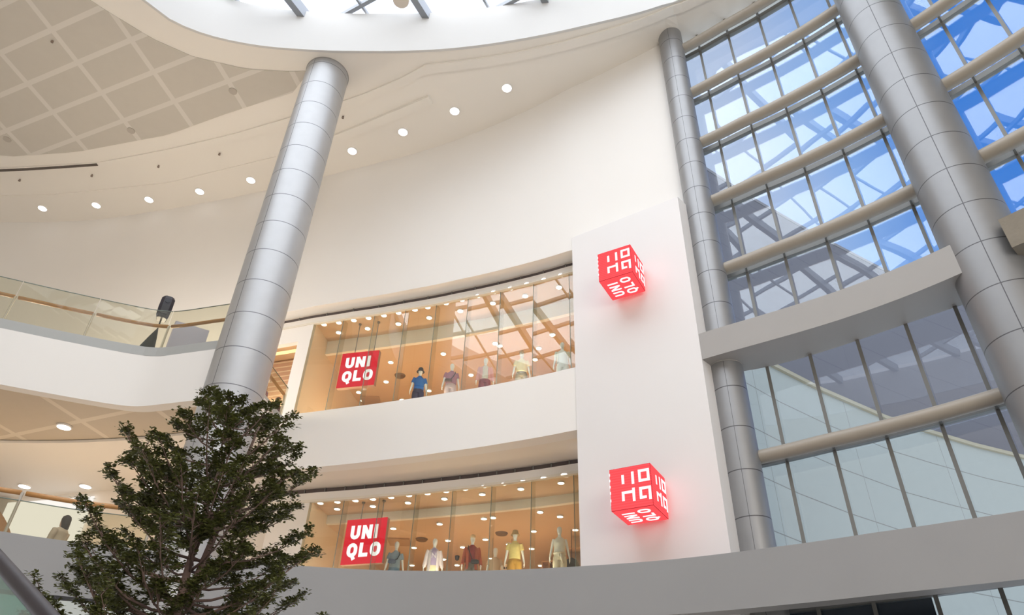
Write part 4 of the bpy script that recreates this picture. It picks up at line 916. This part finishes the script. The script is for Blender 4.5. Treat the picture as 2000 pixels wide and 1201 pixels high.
# people: one body mesh each, clothes and hair as parts
skin = pbr('skin', (.55, .36, .26), .5)
def person(loc, rz, label, coat, coatcol, haircol, long_hair=True, arm_fwd=False, stripe=None):
    r_ = empty('person', loc, rz, label=label, cat='person')
    m_ = MB()
    m_.loft([(0, 0, .84, .13, .10), (0, 0, .92, .16, .115), (0, 0, 1.02, .145, .10), (0, 0, 1.2, .13, .10), (0, 0, 1.3, .15, .105), (0, 0, 1.36, .12, .08), (0, 0, 1.40, .055, .055), (0, -.005, 1.46, .048, .052)])
    m_.loft([(0, -.02, 1.41, .035, .04), (0, -.025, 1.44, .055, .07), (0, -.01, 1.52, .072, .092), (0, 0, 1.58, .075, .095), (0, 0, 1.63, .05, .07), (0, 0, 1.65, .012, .015)])
    m_.loft([(0, -.10, 1.53, .009, .012), (0, -.113, 1.51, .013, .012), (0, -.098, 1.50, .009, .01)], 8)
    for sx in (-1, 1):
        m_.loft([(sx * .075, 0, 1.50, .008, .016), (sx * .079, 0, 1.53, .009, .02)], 8)
        if arm_fwd and sx == -1: pts = [(-.16, 0, 1.33), (-.2, -.06, 1.2), (-.2, -.14, 1.08), (-.17, -.32, 1.12), (-.15, -.42, 1.14)]
        else: pts = [(sx * .16, 0, 1.33), (sx * .21, .01, 1.2), (sx * .225, .0, 1.06), (sx * .225, -.06, .92), (sx * .22, -.09, .82)]
        m_.tube(pts, [.05, .046, .04, .032, .025], 12)
        w = Vector(pts[-1]); d = (w - Vector(pts[-2])).normalized(); m_.tube([w, w + d * .05, w + d * .09], [.026, .032, .028], 10)
        for k in range(4):
            b_ = w + d * .085 + Vector((0, 0, .027 - .018 * k)) if arm_fwd and sx == -1 else w + d * .085 + Vector((0, -.027 + .018 * k, 0))
            m_.tube([b_, b_ + d * .035, b_ + d * (.06 if k in (0, 3) else .07)], [.0095, .009, .0075], 8)
        m_.tube([w + d * .03, w + d * .06 + Vector((0, -.03, .02)), w + d * .09 + Vector((0, -.035, .025))], [.011, .0105, .009], 8)
        m_.tube([(sx * .08, 0, .9), (sx * .09, 0, .7), (sx * .09, -.01, .45), (sx * .09, .02, .25), (sx * .09, .02, .06)], [.09, .078, .055, .05, .036], 14)
        m_.loft([(sx * .09, -.04, .0, .04, .11), (sx * .09, -.04, .04, .042, .11), (sx * .09, 0, .08, .036, .05)], 12)
    b_ = mk('body', m_, skin, r_, local=True); remesh(b_, .012, 2)
    c_ = MB(); c_.loft([(0, 0, .72, .20, .15), (0, 0, .9, .19, .145), (0, 0, 1.05, .168, .128), (0, 0, 1.2, .158, .122), (0, 0, 1.3, .176, .125), (0, 0, 1.37, .135, .095), (0, 0, 1.41, .07, .07)])
    for sx in (-1, 1):
        if arm_fwd and sx == -1: pts = [(-.16, 0, 1.33), (-.2, -.06, 1.2), (-.2, -.14, 1.08), (-.17, -.32, 1.12)]
        else: pts = [(sx * .16, 0, 1.33), (sx * .21, .01, 1.2), (sx * .225, .0, 1.06), (sx * .225, -.06, .92)]
        c_.tube(pts, [.07, .064, .058, .05], 14)
    j = mk(coat, c_, pbr('coat_%d' % len(MATS), coatcol, .85, noise=.1, nscale=12), r_, local=True); remesh(j, .014, 2)
    if stripe: mk('stripe', MB().loft([(0, 0, 1.17, .166, .13), (0, 0, 1.23, .172, .132)], 24), pbr('stripe', stripe, .8), j, local=True)
    t_ = MB()
    for sx in (-1, 1): t_.tube([(sx * .08, 0, .9), (sx * .09, 0, .7), (sx * .095, -.01, .45), (sx * .095, .01, .12)], [.105, .095, .075, .07], 14)
    mk('trousers', t_, pbr('trousers_%d' % len(MATS), (.08, .08, .1), .9), r_, local=True, smooth=True)
    h_ = MB(); 
    if long_hair: h_.loft([(0, .045, 1.32, .07, .035), (0, .05, 1.40, .09, .06), (0, .03, 1.5, .092, .09), (0, .015, 1.58, .092, .105), (0, .01, 1.64, .075, .088), (0, .01, 1.675, .03, .04)], 20)
    else: h_.loft([(0, .04, 1.47, .06, .06), (0, .025, 1.53, .082, .085), (0, .012, 1.59, .084, .10), (0, .01, 1.645, .06, .078), (0, .01, 1.668, .02, .03)], 20)
    mk('hair', h_, pbr('hair_%d' % len(MATS), haircol, .6, noise=.2, nscale=30), r_, local=True, smooth=True)
    return r_
pa, pt_ = azel(138, 1005)
person(pol(-31.75, 18.0, 5.05 - 1.66), math.radians(-105), 'person with dark hair in a beige jacket walking behind the left lower parapet', 'jacket', (.52, .42, .32), (.03, .02, .02), True, True)
person(pol(-21.3, 21.3, Z_UP_FLOOR), 2.4, 'person in maroon jacket with a pale stripe beside the tall column, upper walkway', 'jacket', (.16, .03, .07), (.03, .02, .02), False, False, (.6, .55, .55))
person(pol(-19.95, 22.0, Z_UP_FLOOR), 1.2, 'person in dark purple jacket at the doorway of the upper shop', 'jacket', (.10, .04, .11), (.05, .03, .03), True, False)

# ---------------------------------------------------------------- doorway beside the upper shop: striped shutter and cove light
sh = lines_mat('slatted_panel', (.60, .42, .32), (.80, .72, .58), [((0, 0, 1), .19, .0, .022)], rough=.5)
put(mk('slatted_panel', MB().slab(arc(fd, -24, -18.9, 2.3), arc(fd, -24, -18.9, 2.4), 10.75, 12.9), sh), label='pink tan slatted wall panel inside the doorway behind the tall column', cat='wall panel')
put(mk('cove_light', MB().slab(arc(fd, -24, -19.1, 1.2), arc(fd, -24, -19.1, 1.3), 12.62, 12.70), emis('cove_glow', (1.0, .72, .32), 1.6)), label='yellow strip light at the top of the upper doorway', cat='strip light')
mk('wall_back', MB().slab(arc(fd, -26, -18.8, 3.2), arc(fd, -26, -18.8, 3.4), Z_UP_FLOOR, 13.4), pbr('doorway_wall', (.72, .52, .44), .6), kind='structure')
mk('ceiling', MB().slab(arc(fd, -26, -18.8, .85), arc(fd, -26, -18.8, 3.2), 12.95, 13.1), tanc, kind='structure')
mk('floor', MB().slab(arc(fd, -26, -18.7, .3), arc(fd, -26, -18.7, 3.2), 9.1, 9.28), stone, kind='structure')
point('doorway_lamp', pol(-20.5, fd(-20.5) + 1.6, 11.0), 45, WARM)

# ---------------------------------------------------------------- loudspeaker on its draped stand, lilac board
sp_ = empty('loudspeaker', pol(-30.75, 18.9, 9.30), math.radians(28), label='black loudspeaker on a stand behind the upper walkway glass', cat='loudspeaker')
m_ = MB(); prof = [(-.16, .0), (.13, .0), (.17, .05), (.17, .13)]
m_.loft([(0, 0, 1.60, .13, .10), (0, 0, 1.64, .155, .13), (0, 0, 1.80, .165, .15), (0, 0, 2.05, .165, .15), (0, 0, 2.20, .16, .145), (0, 0, 2.27, .12, .11)], 4)
cabo = MB()
hw = [(1.58, .13, .11), (1.64, .16, .14), (1.9, .175, .15), (2.2, .17, .15), (2.28, .13, .13)]
v = []; 
for z, w, d in hw: v += [(-w, -d, z), (-w * .55, -d - .05, z), (w * .55, -d - .05, z), (w, -d, z), (w * .75, d, z), (-w * .75, d, z)]
cabo.add(v, [(i * 6 + k, i * 6 + (k + 1) % 6, (i + 1) * 6 + (k + 1) % 6, (i + 1) * 6 + k) for i in range(4) for k in range(6)] + [tuple(range(6))[::-1], tuple(range(24, 30))])
cb = mk('cabinet', cabo, black, sp_, local=True)
mk('grille', MB().box((-.09, -.215, 1.68), (.09, -.195, 1.98)), pbr('grille_grey', (.05, .05, .055), .7), cb, local=True)
mk('horn', MB().disc((0, -.20, 2.1), (0, -1, 0), .06, .01, 20), darkm, cb, local=True)
mk('pole', MB().tube([(0, 0, .2), (0, 0, 1.6)], .02, 10), darkm, sp_, local=True)
st_ = put(mk('stand_drape', MB().loft([(-.12, 0, .02, .33, .30), (-.09, 0, .5, .22, .2), (-.03, 0, 1.0, .10, .10), (0, 0, 1.25, .03, .03)], 24), blackc, sp_, local=True, smooth=True))
for k in range(3):
    a = k * 2 * PI / 3; mk('leg', MB().tube([(0, 0, .45), (.3 * math.cos(a), .3 * math.sin(a), .02)], .012, 8), darkm, sp_, local=True)
A_, B_ = pol(-29.6, 18.9), pol(-26.9, 18.5); zt0, zt1 = 11.0, 10.75
m_ = MB(); off = Vector((-.05, .04, 0)) * 1.2
v = [A_ + Vector((0, 0, 9.32)), B_ + Vector((0, 0, 9.32)), B_ + Vector((0, 0, zt1)), A_ + Vector((0, 0, zt0))]; v += [p + off for p in v]
bdm = mk('display_board', m_.add(v, [(0, 1, 2, 3), (4, 7, 6, 5), (0, 4, 5, 1), (1, 5, 6, 2), (2, 6, 7, 3), (3, 7, 4, 0)]), pbr('board_lilac', (.50, .50, .66), .5))
put(bdm, label='large pale lilac board standing beside the loudspeaker', cat='board')

# ---------------------------------------------------------------- shelves and signs deep in the lower shop
def shelf_unit(az0, az1, o, z0, z1, label):
    a, b = pol(az0, fd(az0) + o), pol(az1, fd(az1) + o); r_ = empty('display_shelf', a.lerp(b, .5) + Vector((0, 0, z0)), label=label, cat='shelf')
    n_ = Vector((a.y - b.y, b.x - a.x, 0)).normalized(); n_ = n_ if n_.dot(a) > 0 else -n_
    wm = pbr('shelf_wood_%d' % len(MATS), (.55, .33, .18), .5)
    mk('back_panel', MB().slab([a + n_ * .4, b + n_ * .4], [a + n_ * .43, b + n_ * .43], z0, z1), wm, r_)
    for z in np.linspace(z0 + .3, z1 - .03, 5): mk('shelf', MB().slab([a, b], [a + n_ * .4, b + n_ * .4], z, z + .03), wm, r_)
    for t in (0, .5, 1):
        p = a.lerp(b, t); mk('side', MB().bar(p + n_ * .2 + Vector((0, 0, z0)), p + n_ * .2 + Vector((0, 0, z1)), .03, .4, up=n_), wm, r_)
    return r_, a, b, n_
shelf_unit(3.1, 4.2, 7.6, Z_LO_FLOOR - .2, 6.95, 'wooden display shelf behind the tank top mannequin, lower shop')
shelf_unit(5.0, 7.4, 5.8, Z_LO_FLOOR - .2, 6.75, 'wooden display shelf at the right end of the lower shop')
p = pol(3.4, fd(3) + 7.4); q = pol(4.1, fd(4) + 7.4)
put(mk('shelf_sign', MB().slab([p, q], [p + Vector((0, .03, 0)), q + Vector((0, .03, 0))], 6.3, 6.42), pbr('sign_red_plain', (.6, .02, .02), .5)), label='small red strip sign on the shelf behind the tank top mannequin', cat='sign')
m_ = MB(); c_ = pol(5.45, fd(5) + 5.1)
m_.loft([(c_.x, c_.y, 5.5, .22, .12), (c_.x, c_.y, 6.0, .24, .13), (c_.x, c_.y, 6.2, .16, .08), (c_.x, c_.y, 6.26, .03, .03)], 18)
put(mk('hanging_jacket', m_, blackc, smooth=True), label='black jacket on display at the lower right corner of the shop', cat='jacket')
mk('hook', MB().tube([c_ + Vector((0, 0, 6.2)), c_ + Vector((0, 0, 7.1))], .01, 6), darkm, bpy.data.objects['hanging_jacket'])
sg = empty('hanging_label', pol(-.1, fd(0) + 5.7, 6.15), math.radians(2), label='small pale hanging sign left of the bucket hat mannequin', cat='sign')
mk('board', MB().box((-.45, -.015, .02), (.45, .015, .24)), pbr('label_tan', (.62, .42, .26), .5), sg, local=True)
mbt = MB(); x = .02
for k in range(6): mbt.box((.0 + k * .065, -.02, .09), (.045 + k * .065, -.016, .16))
mk('print', mbt, darkm, sg, local=True)
mk('rod', MB().tube([(-.3, 0, .24), (-.3, 0, 1.04)], .006, 6).tube([(.3, 0, .24), (.3, 0, 1.04)], .006, 6), mullp, sg, local=True)

# ---------------------------------------------------------------- escalator balustrade close by, bottom left
a, b = at_d(-120, 960, 4.6), at_d(92, 1203, 3.0); c2_ = at_d(330, 1480, 2.2)
r_ = empty('escalator_balustrade', (a.x, a.y, FLOOR_Z), label='dark handrail and green glass of a nearby escalator, bottom left corner', cat='balustrade')
mk('handrail', MB().tube([a, a.lerp(b, .5), b, b.lerp(c2_, .5), c2_], .03, 14), black, r_, smooth=True)
gg = glass_mat('green_glass', (.35, .62, .56), 1.5, 1.2, haze=.12)
dn = Vector((0, 0, -.95)); of = Vector((-.012, -.012, 0))
v = [a, b, b + dn, a + dn]; v += [p + of for p in v]
mk('glass_panel', MB().add(v, [(0, 1, 2, 3), (4, 7, 6, 5), (0, 4, 5, 1), (1, 5, 6, 2), (2, 6, 7, 3), (3, 7, 4, 0)]), gg, r_)
v = [b, c2_, c2_ + dn, b + dn]; v += [p + of for p in v]
mk('glass_panel', MB().add(v, [(0, 1, 2, 3), (4, 7, 6, 5), (0, 4, 5, 1), (1, 5, 6, 2), (2, 6, 7, 3), (3, 7, 4, 0)]), gg, r_)
sk = MB(); sk.slab([a + dn * 1.0, c2_ + dn], [a + dn * 1.0 + of * 14, c2_ + dn + of * 14], FLOOR_Z, lambda p: a.z - 1.0 if (Vector((p[0], p[1])) - Vector((a.x, a.y))).length < .5 else c2_.z - .97)
mk('skirt', sk, mullp, r_)

# ---------------------------------------------------------------- tree
def tree():
    T = pol(-23.0, 8.0); base = Vector((T.x, T.y, FLOOR_Z)); R_ = random.Random(11)
    r_ = empty('tree', base, label='leafy green indoor tree in front of the tall metal column', cat='tree')
    prof = [(.9, 1.15), (1.3, 1.28), (1.8, 1.36), (2.1, 1.30), (2.45, 1.02), (2.75, 1.02), (3.05, 1.14), (3.3, .95), (3.55, .66), (3.8, .30), (4.1, .10)]
    pr = lambda z: float(np.interp(z, [p[0] for p in prof], [p[1] for p in prof]))
    wood = MB(); stem = [Vector((T.x + .02 * math.sin(z * 2.1), T.y + .03 * math.cos(z * 1.7), z)) for z in np.linspace(FLOOR_Z + .35, 3.6, 24)]
    wood.tube(stem, [.085 - .075 * (i / 23) for i in range(24)], 12)
    # a second leader
    st2 = [Vector((T.x + .05 + .30 * t, T.y - .1 * t, 1.6 + 1.9 * t)) for t in np.linspace(0, 1, 10)]; wood.tube(st2, [.045 - .035 * i / 9 for i in range(10)], 10)
    LV = []; LF_ = []
    def leaf(p, d, ln, wd, up):
        s_ = d.cross(up); s_ = s_.normalized() * wd if s_.length > .01 else Vector((wd, 0, 0)); n = len(LV)
        mid = p + d * ln * .5; LV.extend([p, mid + s_ + up * .003, p + d * ln, mid - s_ + up * .003]); LF_.append((n, n + 1, n + 2, n + 3))
    def twig(p0, p1, nleaf, r0):
        pts = [p0.lerp(p1, t) + Vector((R_.gauss(0, .008), R_.gauss(0, .008), .035 * math.sin(t * PI))) for t in (0, .35, .7, 1)]; wood.tube(pts, [r0, r0 * .7, r0 * .5, r0 * .3], 5, False)
        for _ in range(nleaf):
            t = R_.random() ** .55; i = min(2, int(t * 3)); c = pts[i].lerp(pts[i + 1], t * 3 - i); c = c + Vector((R_.gauss(0, .022), R_.gauss(0, .022), R_.gauss(.006, .016)))
            th = R_.uniform(0, 2 * PI); d = Vector((math.cos(th), math.sin(th), R_.uniform(-.35, .6))).normalized(); up = Vector((R_.gauss(0, .35), R_.gauss(0, .35), 1)).normalized()
            leaf(c, d, R_.uniform(.034, .058), R_.uniform(.010, .016), up)
    levels = []
    z = .55
    while z < 3.85: levels.append(z); z += .20 * R_.uniform(.8, 1.2)
    for li, zt in enumerate(levels):
        rad = pr(zt); nb = 9 if zt < 3 else (7 if zt < 3.5 else 5)
        a0 = R_.uniform(0, 2 * PI)
        for k in range(nb):
            th = a0 + 2 * PI * k / nb + R_.gauss(0, .16); L = rad * R_.choice([1.0, .93, .78, .62, 1.02]) * R_.uniform(.9, 1.03)
            zb = max(.2, zt - L * R_.uniform(.28, .5)); s_ = Vector((T.x, T.y, zb)); tip = Vector((T.x + L * math.cos(th), T.y + L * math.sin(th), zt + R_.gauss(0, .05)))
            if zb > 3.5: s_.z = 3.5
            pts = [s_.lerp(tip, t) + Vector((0, 0, -.10 * L * math.sin(t * PI) + .12 * L * (t * t - t))) for t in (0, .25, .5, .75, 1)]
            wood.tube(pts, [.017 * (L / 1.4) + .004, .013 * (L / 1.4) + .003, .009, .006, .003], 7, False)
            ns = max(4, int(L * 9))
            for j in range(ns):
                t = .34 + .66 * (j + R_.random()) / ns; i = min(3, int(t * 4)); c = pts[i].lerp(pts[i + 1], t * 4 - i)
                dd = (tip - s_).normalized(); sd = Vector((-dd.y, dd.x, 0)).normalized() * R_.choice((-1, 1)); ln = R_.uniform(.12, .30) * (1.15 - .5 * t) 
                twig(c, c + (dd * R_.uniform(.4, .9) + sd * R_.uniform(.3, 1.0)).normalized() * ln + Vector((0, 0, R_.uniform(.0, .08))), int(52 + 46 * R_.random()), .005)
            twig(pts[3], tip + (tip - pts[3]).normalized() * .06, 80, .005)
    for j in range(9):
        th = R_.uniform(0, 2 * PI); b0 = Vector((T.x, T.y, R_.uniform(3.4, 3.65))); twig(b0, b0 + Vector((.16 * math.cos(th), .16 * math.sin(th), R_.uniform(.1, .26))), 40, .007)
    mk('trunk_and_branches', wood, pbr('bark', (.20, .135, .115), .9, noise=.25, nscale=12), r_, smooth=True, fix=False)
    lf = MB(); lf.v = [tuple(p) for p in LV]; lf.f = LF_; lf.m = [0] * len(LF_)
    lm = pbr('leaf_green', (.10, .11, .028), .45, noise=.7, nscale=9)
    o = mk('foliage', lf, lm, r_, fix=False)
    pl = MB(); pl.loft([(T.x, T.y, FLOOR_Z, .45, .45), (T.x, T.y, FLOOR_Z + .1, .5, .5), (T.x, T.y, FLOOR_Z + .6, .6, .6)], 32); mk('planter', pl, pbr('planter_grey', (.4, .4, .38), .6), r_, smooth='edge')
    return len(LF_)
tree()
